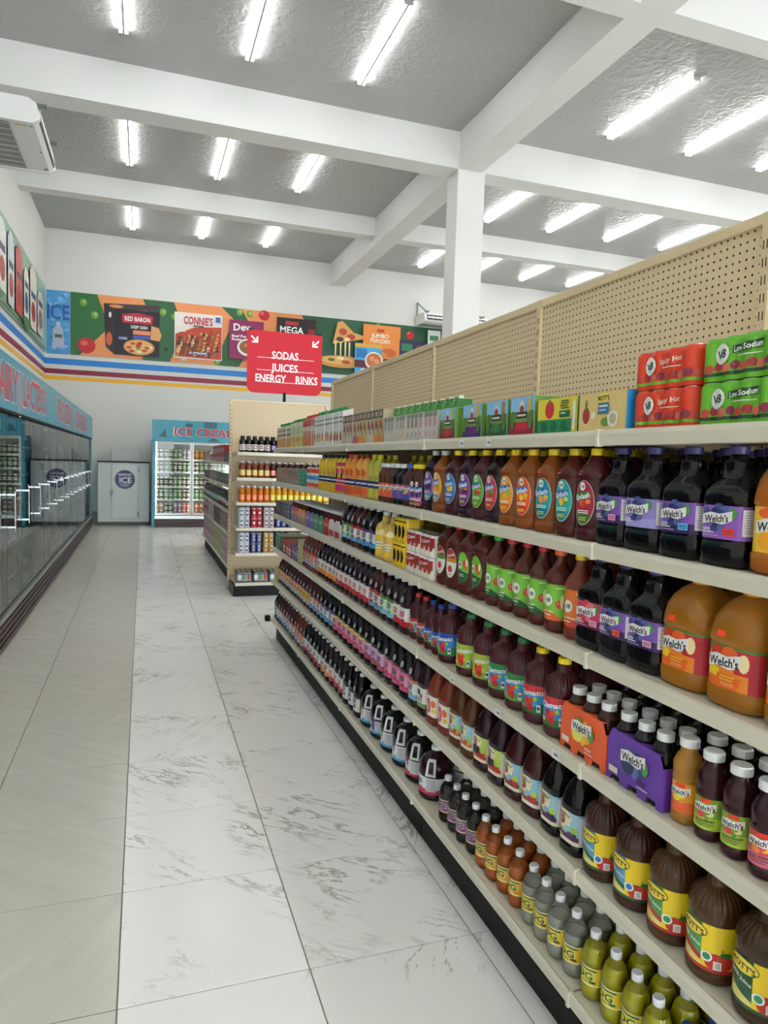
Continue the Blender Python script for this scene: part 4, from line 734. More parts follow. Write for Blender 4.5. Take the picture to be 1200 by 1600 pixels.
E += [('e', -.62, 5.23, .16, .04, 'd88a4a'), ('e', -.78, 4.45, .07, .16, 'c8603a'), ('e', -.76, 5.02, .03, .07, 'e8e4e4')]
E += [('p', [(-.48, 4.86), (.20, 4.86), (.22, 5.06), (-.14, 5.12), (-.50, 5.06)], 'b8203a'), ('t', 'RED BARON', -.14, 4.97, .15, 'f4f0ec', 0, .58), ('t', 'DEEP DISH', -.10, 4.78, .10, 'f0ecec', 0, .38), ('r', -.24, 4.60, .16, 4.70, 'e88a6a'), ('r', -.24, 4.50, .16, 4.58, '4a5ac0'), ('p', [(.16, 4.5), (.37, 4.48), (.42, 4.62), (.35, 4.8), (.18, 4.84)], 'dba060'), ('r', -.58, 4.44, -.36, 4.54, '3a3a80'), ('t', '12 PACK', -.47, 4.49, .06, 'f0f0f4', 0, .18)]
E += pizza(-.10, 4.30, .36, .19, 14, 3)
E += [('r', .72, 4.12, 1.87, 5.24, 'ece6e2'), ('p', [(.74, 4.16), (.74, 4.70), (1.2, 4.9), (1.86, 4.95), (1.86, 4.14)][::-1], 'c8472c')] + [('e', .80+.98*((i*.618034) % 1), 4.20+(.40+.26*((i*.618034) % 1))*((i*.754877) % 1), .03+.03*((i*.41) % 1), .02+.025*((i*.73) % 1), ('d8a05a', 'a8281c', '3c2c24', '7a8a3a', 'e0b878', 'b83424', '5a3a2c')[(i*5) % 7]) for i in range(110)]
E += [('r', .73, 4.76, .98, 4.9, 'e6e0da'), ('t', "CONNIE'S", 1.28, 5.05, .26, 'c01f34', 0, .70), ('r', 1.16, 4.90, 1.42, 4.93, '3a3a3a'), ('r', 1.70, 5.05, 1.82, 5.18, '2f6aa8'), ('r', 1.02, 4.22, 1.55, 4.30, '4a3060'), ('t', 'SUPREME', 1.28, 4.26, .07, 'f0ecf0', 0, .44)]
E += [('r', 2.04, 4.20, 2.90, 5.17, '8a1f56'), ('t', 'Dev', 2.34, 5.0, .24, 'f4eef2', .05, .42), ('t', 'Beef Pot', 2.28, 4.77, .09, 'f4eef2', 0, .36), ('t', 'Roast', 2.22, 4.69, .09, 'f4eef2', 0, .24), ('e', 2.52, 4.50, .28, .22, 'e8e4e0'), ('e', 2.52, 4.51, .23, .17, '8a5a34'), ('e', 2.46, 4.55, .06, .05, 'c87a3a'), ('e', 2.58, 4.50, .06, .05, '5a7a34')]
E += [('r', 3.24, 4.60, 4.02, 5.34, '1c191c'), ('r', 4.02, 4.60, 4.27, 5.34, '3a1c20'), ('r', 3.46, 5.16, 3.80, 5.26, 'b02a34'), ('t', 'MEGA', 3.62, 5.04, .24, 'f2f2f2', 0, .62), ('r', 4.06, 4.95, 4.24, 5.10, '8a2430')]
E += [('p', [(4.72, 4.78), (5.60, 4.98), (5.55, 5.06), (5.3, 5.12), (4.98, 5.40), (4.85, 5.36)], 'dca35c'), ('e', 5.0, 5.12, .11, .09, 'c04a30'), ('e', 5.22, 5.0, .12, .08, 'b83c28'), ('e', 4.92, 4.92, .10, .06, '3c3a24'), ('e', 5.12, 4.93, .08, .05, 'ead8a8')]
E += [('p', [(a, 4.85), (a+.05, 4.86), (a+.035, 4.40), (a+.015, 4.40)][::-1], 'eed9a0') for a in (4.78, 4.92, 5.05, 5.16)] + [('e', 4.95, 4.33, .65, .16, 'c98f4a'), ('e', 4.85, 4.36, .42, .10, 'dcb060'), ('e', 4.7, 4.37, .10, .04, '6a5a2c'), ('e', 5.1, 4.33, .12, .05, 'b84a30'), ('e', 4.95, 4.42, .10, .04, 'ece0b8')]
E += [('r', 5.56, 4.50, 6.62, 5.38, 'e88a3a'), ('t', 'JUMBO', 6.05, 5.10, .15, 'f6ead8', 0, .5), ('t', 'POPCORN', 6.05, 4.96, .15, 'f6ead8', 0, .56), ('r', 5.95, 5.2, 6.15, 5.28, 'b83a24'), ('e', 6.3, 4.66, .22, .12, 'c8622c'), ('e', 6.1, 4.58, .16, .1, 'd8803c')]
E += [('r', 5.34, 4.06, 6.10, 4.86, '4aa3d8'), ('r', 5.34, 4.76, 6.10, 4.86, 'dca83a'), ('r', 5.38, 4.48, 5.68, 4.72, '1f74b8'), ('r', 5.34, 4.22, 6.10, 4.42, '5a2438'), ('e', 5.88, 4.42, .26, .24, 'e8e0d8'), ('e', 5.88, 4.43, .21, .19, 'c8703c'), ('e', 5.82, 4.48, .07, .06, 'e09a6a'), ('e', 5.95, 4.42, .07, .06, 'e09a6a'), ('e', 5.60, 4.13, .1, .07, 'e8eef4')]
E += [('r', 6.60, 4.50, 7.36, 5.05, '2a2450'), ('r', 6.66, 4.76, 6.98, 4.96, '2f7a50'), ('t', 'zero', 6.86, 4.62, .20, 'f2f2f6', 0, .44), ('e', 7.2, 4.80, .14, .14, '8a4a2c'), ('e', 7.2, 4.80, .08, .08, 'c8502c'), ('r', 7.34, 4.6, 7.6, 4.98, 'b83a4a'), ('r', 7.42, 4.9, 7.8, 5.38, 'e4e8e4'), ('r', 7.48, 5.1, 7.74, 5.24, '2f7a50'), ('e', 7.9, 5.15, .12, .16, 'c07a4a')]
pr_ = MB(); flat_art(pr_, E, (0, Y1-.012, 0), (1, 0, 0), (0, -1, 0), .0006); link('print', pr_.mesh('banner_print'), b)
# ice banner
B = MB(); B.box(X0+.03, -1.64, Y1-.012, Y1-.002, z0, z1, mat('4f9ad6', .35)); b = link('ice_banner', B.mesh('ice_banner')); tag(b, 'narrow blue banner with ICE lettering and an ice bag in the corner', 'banner')
rr = random.Random(3); E = []
for i in range(26): E.append(('e', X0+.07+rr.random()*.44, z0+.05+rr.random()*1.35, .03+.05*rr.random(), .02+.04*rr.random(), ('7ab8e6', '9ccdf0', '3a86c8', '66aadf')[i % 4]))
E = [e for e in E if X0+.03 < e[1]-e[3] and e[1]+e[3] < -1.64]
E += [('t', 'ICE', -1.90, 4.98, .48, '1f5cae', 0, .48), ('p', [(-2.02, 4.16), (-1.76, 4.16), (-1.79, 4.58), (-1.86, 4.66), (-1.93, 4.66), (-2.0, 4.58)], 'b4b8cc'), ('e', -1.89, 4.70, .05, .05, 'c4c8d8'), ('r', -1.97, 4.38, -1.81, 4.46, '4a6a5a')]
pr_ = MB(); flat_art(pr_, E, (0, Y1-.012, 0), (1, 0, 0), (0, -1, 0), .0006); link('print', pr_.mesh('ice_print'), b)
# left wall banner
B = MB(); B.box(X0+.002, X0+.012, 1.5, Y1-.05, z0, 5.52, mat('8fae98', .35)); b = link('drinks_banner', B.mesh('drinks_banner')); tag(b, 'long pale green banner with dairy bottles and cans on left wall', 'banner')
E = []; rr = random.Random(11)
y = 2.0
while y < 17.4:
    c = ('e6e4dc', 'd8dce0', 'dcd2c4', 'c8504c', 'e8e6e0', '6a9a8a', 'e2d8c8')[int(rr.random()*7)]; wd = .55+.4*rr.random(); h0 = 4.15+.1*rr.random(); h1 = 5.0+.35*rr.random()
    E += [('r', y, h0, y+wd, h1, c), ('e', y+wd/2, h1, wd*.36, .12, c), ('e', y+wd*.5, h0+.35, wd*.34, .2, ('a83a34', '3a5a8a', '4a7a4a', '8a6a4a')[int(rr.random()*4)]), ('r', y+wd*.15, h0+.62, y+wd*.85, h0+.74, '3a3f5a')]; y += wd+.15
E += [('e', 3.2+3*i, 4.16, .5, .10, '4a7a44') for i in range(5)] + [('r', 1.5, 4.02, 17.9, 4.06, '4a6a4a')]
pr_ = MB(); flat_art(pr_, E, (X0+.012, 0, 0), (0, 1, 0), (1, 0, 0), .0006); link('print', pr_.mesh('drinks_print'), b)
# ------------------------------------------------------------------ hanging air conditioners
m_acw = mat('e6e6e4', .4); m_acg = mat('8b8986', .5)
def aircon(label, loc, rz, L=1.47):
    o = bpy.data.objects.new('air_conditioner', None); COL.objects.link(o); o.location = loc; o.rotation_euler = (0, 0, rz); tag(o, label, 'air conditioner', None)
    D, T_ = .66, .235   # local: y = length 0..L, x = depth (0 wall side .. D outlet), z = 0 bottom
    sh = MB(); P = [(0, 0), (D-.05, 0), (D-.005, .045), (D-.012, .06), (D-.035, .19), (D-.09, T_), (0, T_)]
    sh.prism([(x, z) for x, z in P], .06, L-.06, 'y', m_acw); link('casing', fixn(sh.mesh('casing')), o)
    for y0, y1 in ((0, .06), (L-.06, L)):
        e = MB(); Q = [(0, .01), (.03, -.012), (D-.06, -.012), (D+.012, .03), (D+.012, .09), (D-.02, .20), (D-.10, T_+.012), (.03, T_+.012), (0, T_)]
        e.prism(Q, y0, y1, 'y', m_acw); link('end_cover', fixn(e.mesh('end_cover')), o)
    sl = MB(); sl.prism([(D-.004, .058), (D+.006, .060), (D-.018, .185), (D-.032, .182)], .08, L-.08, 'y', m_dark); link('air_outlet', fixn(sl.mesh('air_outlet')), o)
    for i in range(14):
        v = MB().box(D-.022, D+.010, .12+i*(L-.24)/13-.004, .12+i*(L-.24)/13+.004, .065, .175, mat('b8bac0', .4)); link('vane', v.mesh('vane'), o)
    link('sweep_flap', MB().prism([(D+.004, .10), (D+.016, .09), (D+.010, .14), (D-.004, .145)], .09, L-.09, 'y', mat('d8dadc', .3)).mesh('flap'), o)
    link('intake_grille', MB().box(.03, .36, .08, L-.08, -.005, .0, m_acg).mesh('grille'), o)
    for i in range(9): link('grille_bar', MB().box(.03, .36, .12+i*(L-.26)/8, .14+i*(L-.26)/8, -.010, -.004, mat('b2b0ae', .4)).mesh('bar'), o)
    link('grille_frame', MB().box(.355, .375, .08, L-.08, -.010, .002, mat('c8c7c5', .4)).mesh('gf'), o)
    st = MB(); flat_art(st, [('r', .42, .11, .53, .14, 'c8b43a'), ('e', .57, .125, .02, .014, '3a7a5a'), ('e', .585, .80, .015, .02, 'c84a5a'), ('r', .56, 1.30, .60, 1.34, '2a2a2c')], (0, 0, -.001), (1, 0, 0), (0, 0, -1), .0006, (0, 1, 0)); link('sticker', st.mesh('sticker'), o)
    return o
aircon('white hanging air conditioner near the left wall, below the first beam', (-1.74, 8.55, 5.2), 0)
def strut(label, parts):
    mb = MB()
    for q in parts: mb.box(*q, mat('8d918e', .35, 1))
    o = link('steel_bracket', mb.mesh('steel_bracket')); tag(o, label, 'bracket'); return o
strut('galvanised steel bracket arm above the left air conditioner, nearer one', [(X0, -1.02, 8.78, 8.82, 5.46, 5.50), (X0, X0+.04, 8.78, 8.82, 5.46, 5.95)])
strut('galvanised steel bracket arm above the left air conditioner, farther one', [(X0, -1.02, 9.75, 9.79, 5.46, 5.50), (X0, X0+.04, 9.75, 9.79, 5.46, 5.95)])
aircon('white hanging air conditioner on the back wall behind the column', (7.05, 18.13, 5.48), -PI/2, 1.9)
def tri_bracket(x, lb):
    mb = MB(); m = mat('8d918e', .35, 1)
    mb.box(x, x+.035, Y1-.04, Y1, 5.60, 6.12, m).box(x, x+.035, 17.40, Y1, 5.72, 5.755, m)
    mb.prism([(Y1-.02, 6.10), (Y1-.06, 6.10), (17.55, 5.75), (17.61, 5.75)], x+.005, x+.03, 'x', m); o = link('steel_bracket', mb.mesh('steel_bracket')); tag(o, lb, 'bracket')
tri_bracket(7.12, 'triangular steel bracket on back wall just left of the column'); tri_bracket(8.75, 'triangular steel bracket on back wall right of the column')
# ------------------------------------------------------------------ hanging sign
o = bpy.data.objects.new('aisle_sign', None); COL.objects.link(o); o.location = (1.725, 9.02, 2.43); tag(o, 'red aisle sign reading SODAS JUICES ENERGY RINKS above the end display', 'sign')
W, Hs, rb = .485, .785, .09; zb = .10
def rpoly():
    P = []
    for cx, cz, a0, r in ((W-rb, zb+rb, -90, rb), (W-.02, zb+Hs-.02, 0, .02), (-W+.02, zb+Hs-.02, 90, .02), (-W+rb, zb+rb, 180, rb)):
        P += [(cx+r*math.cos(math.radians(a0+i*15)), cz+r*math.sin(math.radians(a0+i*15))) for i in range(7)]
    return P
link('panel', fixn(MB().prism(rpoly(), -.006, .006, 'y', mat('cf0c2a', .6)).mesh('panel')), o)
WH = 'f6f6f6'; tz = lambda f: zb+Hs*(1-f)
E = [('t', 'SODAS', .0, tz(.375), .135, WH, 0, .345), ('r', -.36, tz(.432), .38, tz(.424), WH), ('t', 'JUICES', .0, tz(.575), .135, WH, 0, .345), ('r', -.36, tz(.632), .38, tz(.624), WH),
     ('t', 'ENERGY', -.185, tz(.755), .135, WH, 0, .395), ('t', 'RINKS', .285, tz(.755), .135, WH, 0, .29), ('r', -.36, tz(.822), .38, tz(.814), WH)]
for s in (1, -1):
    cx, cz = -s*.395, tz(.17)
    Q = [(-.05, .05), (-.035, .065), (.022, .010), (.022, .05), (.045, .05), (.045, -.028), (-.033, -.028), (-.033, -.006), (.006, -.006)]
    E.append(('p', [(cx+s*x, cz+z) for x, z in (Q if s > 0 else Q[::-1])], WH))
mb = MB(); flat_art(mb, E, (0, -.006, 0), (1, 0, 0), (0, -1, 0), .0006); link('lettering', mb.mesh('sign_text'), o)
link('post', MB().box(-.018, .018, -.012, .012, 0, .12, m_black).mesh('post'), o)
for s in (-1, 1): link('clip', MB().box(s*.44-.03, s*.44+.03, -.012, .012, zb+Hs-.005, zb+Hs+.02, m_dark).mesh('clip'), o)
# ------------------------------------------------------------------ shelving
def shelf_run(label, xf, xp, ys, levels, ztop, end_y, base_z=.205, kx=None, lip=.04, tags=None):
    """shelving whose shelves face -x: xf = shelf front, xp = pegboard, ys = bay limits"""
    o = bpy.data.objects.new('gondola_shelving', None); COL.objects.link(o); o.location = (xp, ys[0], 0); tag(o, label, 'shelving'); ox, oy = xp, ys[0]
    def L(nm, mb, par=o): return link(nm, mb.mesh(nm), par)
    kx = xf+.055 if kx is None else kx
    for i in range(len(ys)-1):
        a, c = ys[i]-oy, ys[i+1]-oy
        L('pegboard_panel', MB().box(.0, .012, a+.018, c-.018, .10, ztop-.03, m_peg_y))
        L('top_rail', MB().box(-.010, .022, a+.016, c-.016, ztop-.035, ztop, m_tan, .003))
        L('kick_plate', MB().box(kx-xp, kx-xp+.012, a+.003, c-.003, 0, .14, m_black))
        zs = [base_z]+list(levels)
        for q, z in enumerate(zs):
            sh = L('shelf' if q else 'base_deck', MB().box(xf-xp+.012, -.002, a+.004, c-.004, z-.022, z-.002, m_shelf))
            r = MB(); x = xf-xp; P = [(x+.014, z-.004), (x+.006, z+.001), (x, z-.002), (x-.002, z-.012), (x+.003, z-lip), (x+.012, z-lip-.002), (x+.014, z-lip+.006)]
            r.prism(P[::-1], a+.003, c-.003, 'y', m_rail); rl = link('price_rail', fixn(r.mesh('price_rail')), sh)
            j = MB().box(x-.004, x+.016, c-.007, c+.007, z-lip-.004, z+.003, m_rail, .002); link('rail_end', j.mesh('rail_end'), sh)
            if tags:
                for ty in tags.get(q, ()):
                    if a <= ty-oy < c:
                        t = MB(); t.add([(x-.004, ty-oy-.02, z-.036), (x-.004, ty-oy+.02, z-.036), (x-.0035, ty-oy+.02, z-.008), (x-.0035, ty-oy-.02, z-.008)], [(3, 2, 1, 0)], mat('f0eef0', .4)); t.add([(x-.0045, ty-oy-.013, z-.026), (x-.0045, ty-oy+.008, z-.026), (x-.0045, ty-oy+.008, z-.018), (x-.0045, ty-oy-.013, z-.018)], [(3, 2, 1, 0)], mat('8a8a90', .5)); link('price_tag', t.mesh('price_tag'), sh)
            if q:
                for yy in (a+.012, c-.016): link('bracket', MB().prism([(-.004, z-.024), (-.004, z-.055), (xf-xp+.10, z-.030), (xf-xp+.03, z-.024)], yy, yy+.004, 'y', m_tan).mesh('bracket'), sh)
    for y in ys:
        y_ = y-oy; u = MB().box(-.014, .026, y_-.016, y_+.016, 0, ztop-.002, m_tan)
        n = int((ztop-.3)/.0508)
        for k in range(n):
            zz = .25+k*.0508
            for d in (-.006, .006): u.add([(-.0146, y_+d-.0018, zz), (-.0146, y_+d+.0018, zz), (-.0146, y_+d+.0018, zz+.026), (-.0146, y_+d-.0018, zz+.026)], [(3, 2, 1, 0)], m_dark)
        L('upright', u)
    return o
YS = [.368, 1.585, 2.805, 4.022, 5.24, 6.457]
LV = [.567, .872, 1.184, 1.485, 1.790]
g1 = shelf_run('long beige gondola shelving full of juice along the right side', 1.15, 1.70, YS, LV, 2.44, True, tags={3-1: (1.70, 2.02, 2.36), 5: (2.2, 2.42), 2: (1.70, 2.05, 2.42)})
link('bumper_end', MB().box(-.60, -.55, 6.457-.368, 6.457-.368+.05, .16, .215, m_black, .006).mesh('be'), g1)
link('end_panel', MB().box(-.49, .0, 6.457-.368-.002, 6.457-.368+.010, 0, .14, m_black).mesh('ep'), g1)
# ---- shelf stock
SN = {5: 'top shelf', 4: 'second shelf down', 3: 'third shelf down', 2: 'fourth shelf down', 1: 'fifth shelf down', 0: 'bottom shelf'}
ZS = [.205]+LV
STOCK = {i: [] for i in range(6)}       # (key, y)
def at(s, *kys):
    for k, y in kys: STOCK[s].append((k, y))
def run(s, key, y0, y1, n=None):
    w_ = K[key]['w']+.008
    n = n or max(1, int(round((y1-y0)/w_)))
    for i in range(n): STOCK[s].append((key, y0+(y1-y0)*(i+.5)/n))
# second shelf
at(4, ('w_mango', 1.045), ('w_cock', 1.18), ('w_calc', 1.31), ('w_light', 1.44), ('w_100', 1.565), ('sp_pome', 1.68), ('sp_straw', 1.79), ('sp_peach', 1.905), ('sp_pine', 2.02), ('sp_mango', 2.135), ('sp_kiwi', 2.25), ('sp_cherry', 2.36), ('sp_berry', 2.47), ('sp_lemon', 2.60), ('sp_diet', 2.73), ('sp_dberry', 2.84),
   ('s_yel', 2.945), ('s_yel', 3.02), ('s_blue', 3.10), ('s_wvio', 3.18), ('s_wvio', 3.255), ('s_wred', 3.33), ('s_wred', 3.405), ('s_wred', 3.48), ('n_grn', 3.57), ('n_grn', 3.67), ('n_org2', 3.79), ('n_org2', 3.90), ('n_org', 4.02), ('n_org', 4.12), ('n_pink', 4.24), ('n_pink', 4.35), ('n_yel', 4.46), ('n_yel', 4.57), ('n_yel', 4.68), ('n_yel', 4.79))
run(4, 'x_tall', 4.86, 5.20, 3); run(4, 'cs_teal', 5.22, 5.48, 2); run(4, 'cs_mix', 5.48, 6.10, 5); run(4, 'cs_tan', 6.10, 6.44, 3)
# third shelf
at(3, ('w_arch', .985), ('w_arch', 1.135), ('w_arch', 1.285-.002), ('w_100b', 1.41), ('w_or', 1.52), ('w_straw', 1.63), ('v_peach', 1.735), ('v_orange', 1.835), ('v_red', 1.935), ('v_red', 2.035), ('v_red', 2.135), ('v_green', 2.235), ('ve_a', 2.34), ('ve_b', 2.45), ('ca_b', 2.56), ('ca_a', 2.67))
run(3, 'x_camp', 2.73, 3.07, 2); run(3, 'x_yel', 3.075, 3.24, 1); at(3, ('tampa', 3.335), ('tampa', 3.46))
run(3, 'st_vio', 3.53, 3.77, 2); run(3, 'st_red', 3.77, 3.99, 2); run(3, 'st_grn', 3.99, 4.21, 2); run(3, 'f_wht', 4.22, 4.50, 2); run(3, 'f_red', 4.50, 4.64, 1); run(3, 'f_grn', 4.64, 4.92, 2); run(3, 'f_vio', 4.92, 5.20, 2); run(3, 'f_org', 5.20, 5.48, 2); run(3, 'f_pink', 5.48, 5.76, 2); run(3, 'cs_blue', 5.77, 6.03, 2); run(3, 'cs_dgry', 6.03, 6.44, 3)
# fourth shelf
at(2, ('s_punch', .955), ('s_punch', 1.03), ('s_kiwi', 1.105), ('s_kiwi', 1.18), ('s_pine', 1.255), ('six_pu', 1.40), ('six_or', 1.615), ('c_red', 1.79), ('c_red', 1.912), ('c_green', 2.034), ('c_green', 2.156), ('c_lime', 2.278), ('c_lime', 2.42), ('c_blue', 2.60), ('ct_blue', 2.71), ('ct_blue', 2.80), ('ct_red', 2.89), ('ct_red', 2.98))
run(2, 'st_cherry', 3.03, 3.22, 2); run(2, 'st_grn', 3.22, 3.42, 2); run(2, 'st_red', 3.42, 3.62, 2); run(2, 'st_cherry', 3.62, 4.30, 7); run(2, 'st_oran', 4.30, 4.80, 5); run(2, 'st_rust', 4.80, 5.29, 5); run(2, 'cs_lime', 5.30, 5.42, 1); run(2, 'cs_vio', 5.42, 5.68, 2); run(2, 'cs_red', 5.68, 6.06, 3); run(2, 'cs_brwn', 6.06, 6.19, 1); run(2, 'cs_teal', 6.19, 6.44, 2)
# fifth shelf
at(1, ('m_nat', .90), ('m_nat', 1.03), ('m_green', 1.16), ('m_green', 1.29), ('m_blue', 1.42), ('m_blue', 1.55), ('a_berry', 1.67), ('a_berry', 1.785), ('a_apple', 1.90), ('a_apple', 2.015), ('a_cran', 2.13), ('a_cran', 2.245), ('a_orch', 2.36), ('a_orch', 2.475), ('a_citrus', 2.59), ('a_citrus', 2.705), ('a_blk', 2.82), ('st_sky', 2.93))
run(1, 'st_pink', 2.99, 3.33, 3); run(1, 'st_lilac', 3.33, 3.67, 3); run(1, 'st_ywl', 3.67, 4.35, 6); run(1, 'st_vio', 4.35, 4.69, 3); run(1, 'st_red', 4.69, 5.03, 3); run(1, 'st_gold', 5.03, 5.48, 4); run(1, 'st_peach', 5.48, 6.27, 7); run(1, 'cs_gold', 6.28, 6.44, 1)
# bottom shelf
at(0, ('d_blue', 1.05), ('d_blue', 1.13), ('d_blue', 1.21))
run(0, 'd_yellow', 1.26, 1.60, 4); run(0, 'd_clear', 1.61, 1.93, 4); run(0, 'd_amber', 1.94, 2.26, 4); run(0, 'd_grape', 2.27, 2.60, 4)
at(0, ('j_cran', 2.78), ('j_rasp', 2.955), ('j_crim', 3.13), ('j_green', 3.305), ('j_vio', 3.48), ('j_oran', 3.655))
run(0, 'st_bw', 3.74, 4.08, 3); run(0, 'st_cherry', 4.08, 4.42, 3); run(0, 'st_oran', 4.42, 4.64, 2); run(0, 'st_white', 4.64, 5.20, 5); run(0, 'st_rust', 5.20, 5.54, 3); run(0, 'st_red', 5.54, 6.22, 6); run(0, 'st_grn', 6.22, 6.44, 2)
# top shelf
run(5, 'p_red', 1.945, 2.11, 1); run(5, 'p_green', 2.115, 2.29, 1); run(5, 'p_grape', 2.30, 2.50, 1); run(5, 'p_punch', 2.53, 2.70, 1)
at(5, ('b_coco', 1.605), ('b_apple', 1.825))
run(5, 'q_pink', 2.73, 2.93, 4); run(5, 'q_brown', 2.94, 3.09, 3); run(5, 'q_tan', 3.10, 3.25, 3); run(5, 'q_grey', 3.26, 3.41, 3)
run(5, 'k_mng', 3.43, 3.57, 2); run(5, 'k_wht', 3.57, 3.71, 2); run(5, 'k_org', 3.71, 3.85, 2); run(5, 'k_pink', 3.85, 3.99, 2); run(5, 'k_wht', 3.99, 4.20, 3)
run(5, 't_white', 4.22, 4.52, 4); run(5, 't_white2', 4.52, 4.97, 6); run(5, 't_red', 4.98, 5.36, 6); run(5, 't_yel', 5.36, 5.82, 7); run(5, 't_org', 5.82, 6.44, 10)
rj = random.Random(5)
TURN = {'v_': .70, 'c_': .50, 'ct': .45, 'm_': .48, 'd_': .30, 's_': .38, 'j_': .30, 'w_': .06, 'sp': .12, 've': .12, 'ca': .1, 'a_': .10, 'st': .08, 'n_': .3, 'ta': .3}
def order_and_place(stock, xf, z, sname, where='', flip=False, rows_=1, jitter=.006, rot=.07):
    cnt = {}; tot = {}
    for k, y in stock: tot[k] = tot.get(k, 0)+1
    for k, y in sorted(stock, key=lambda t: t[1]):
        i = cnt.get(k, 0); cnt[k] = i+1; kk = K[k]; d = kk['desc']
        round_ = kk['name'] in ('juice_bottle', 'juice_jug', 'soda_bottle', 'small_juice_bottle', 'nectar_bottle', 'bottle')
        if tot[k] > 1: lb = '%s, %s, %s' % (d, sname, nearest(i))
        else: lb = '%s, %s' % (d, sname)
        if rows_: put(k, xf+.022+kk['d']/2+rj.random()*jitter, y, z, (TURN.get(k[:2], 0) if kk['name'] not in ('drink_case', 'can_pack') else 0)*(1 if 'arch' not in k and 'mango' not in k else 1.5)+(rj.random()-.5)*2*(rot if round_ else .01), lb, '%s %s' % (kk['plural'], 'on the '+sname))
for s in range(6): order_and_place(STOCK[s], 1.15, ZS[s], SN[s])
# top shelf packs of cans (two high) at the near end
for z, tg_ in ((0, 'lower'), (.0955, 'upper')):
    put('x_hot', 1.232, 1.385, ZS[5]+z, 0, 'red eight-can vegetable juice pack, %s one, top shelf' % tg_, 'red can packs on the top shelf')
    put('x_low', 1.232, 1.165 if z == 0 else 1.160, ZS[5]+z, 0, 'green eight-can vegetable juice pack, %s one, top shelf' % tg_, 'green can packs on the top shelf')
for i, y in enumerate((1.0, .888)): put('x_end', 1.26, y, ZS[5], 0, 'yellow end-on eight-can juice pack, top shelf, %s from the green packs' % ORD[i], 'yellow can packs on the top shelf')
put('x_low', 1.232, .94, ZS[5]+.0955, 0, 'green eight-can vegetable juice pack lying across the yellow packs', 'green can packs on the top shelf')
# stacked second layer for cans on third shelf
for y in (2.815, 2.985): put('x_camp', 1.232, y, ZS[3]+.098, 0, 'red and white tomato juice can pack, upper layer, third shelf down, %s one' % ('nearer' if y < 2.9 else 'farther'), 'tomato can packs')
put('x_yel', 1.232, 3.16, ZS[3]+.1185, 0, 'yellow and black juice can pack, upper layer, third shelf down', 'yellow can packs')
# tall cartons with palm tops behind the little cartons
for i in range(9): put('g_top', 1.262, 2.686+i*.094, ZS[5], 0, 'tall white carton with green palm-leaf top, %s from near end, top shelf' % ordn(i), 'palm-topped cartons on the top shelf')
# second and third rows behind the front bottles (only what shows between them)
BR = {'w_': 3, 'sp': 3, 'v_': 3, 've': 3, 'c_': 2, 'm_': 2, 'a_': 2, 'st': 1, 'ca': 3, 's_': 3, 'd_': 3, 'j_': 1, 'n_': 1, 'ct': 2, 'x_': 2, 'ta': 2, 'f_': 2, 'cs': 1}
bc = {}
for s in range(5):
    for k, y in sorted(STOCK[s], key=lambda t: t[1]):
        n = BR.get(k[:2], 0); kk = K[k]
        if y > 3.6: n = min(n, 1)
        for r in range(1, n+1):
            k2 = 's_dark' if (k[:2] == 's_' and s) else k; kx_ = (k2, s, r); i = bc.get(kx_, 0); bc[kx_] = i+1
            x = 1.175+kk['d']*(.5+r)+.008*r
            if k == 'w_100' and r == 3: continue
            if x+max(kk['d'], kk['w'])/2 > 1.675: continue
            put(k2, x, y+rj.uniform(-.004, .004), ZS[s], (rj.random()-.5)*.2, '%s, %s row behind, %s, %s' % (K[k2]['desc'], ORD[r-1], SN[s].replace(' down', ''), nearest(i)), '%s, row %d back, %s' % (K[k2]['desc'], r, SN[s]))
# dark capped rows behind the two six-bottle carriers
for j in range(1, 5):
    for i in range(6):
        put('s_dark', 1.245+.075*j+.055, 1.33+i*.070, ZS[2], 0, 'small white-capped dark bottle behind the cardboard carriers, %s row back, %s' % (ORD[j-1], nearest(i)), 'dark bottles behind the carriers')
for s in (4, 3):
    for i, y in enumerate([3.0+.11*k for k in range(5)]): 
        if s == 4: put('n_grn', 1.36, y+.0, ZS[s], 0, 'green-yellow sleeved bottle behind the small bottles, second shelf down, %s' % nearest(i), 'sleeved bottles behind the small bottles')
# ------------------------------------------------------------------ end display (faces -y)
EX0, EX1, EYF, EYP = 1.055, 2.30, 8.50, 9.04
o = bpy.data.objects.new('end_display_shelving', None); COL.objects.link(o); o.location = (EX0, EYP, 0); tag(o, 'beige end display shelving with pegboard back at the far aisle', 'shelving')
def L2(nm, mb, par=o): return link(nm, mb.mesh(nm), par)
wE = EX1-EX0; ELV = [.17, .535, .845, 1.155, 1.455, 1.762]
L2('pegboard_panel', MB().box(.02, wE-.02, 0, .012, .10, 2.40, m_peg_x)); L2('top_rail', MB().box(.0, wE, -.008, .02, 2.40, 2.43, m_tan, .003))
for x in (0, wE):
    u = MB().box(x-.016, x+.016, -.016, .03, 0, 2.42, m_tan)
    for k in range(42):
        for d in (-.006, .006): u.add([(x+d-.002, -.0166, .25+k*.0508), (x+d+.002, -.0166, .25+k*.0508), (x+d+.002, -.0166, .276+k*.0508), (x+d-.002, -.0166, .276+k*.0508)], [(0, 1, 2, 3)], m_dark)
    L2('upright', u)
dF = EYF-EYP
L2('kick_plate', MB().box(.0, wE, dF+.02, dF+.032, 0, .13, m_black)); L2('side_plate', MB().box(-.004, .004, dF+.03, 0, 0, .13, mat('4a4844', .4)))
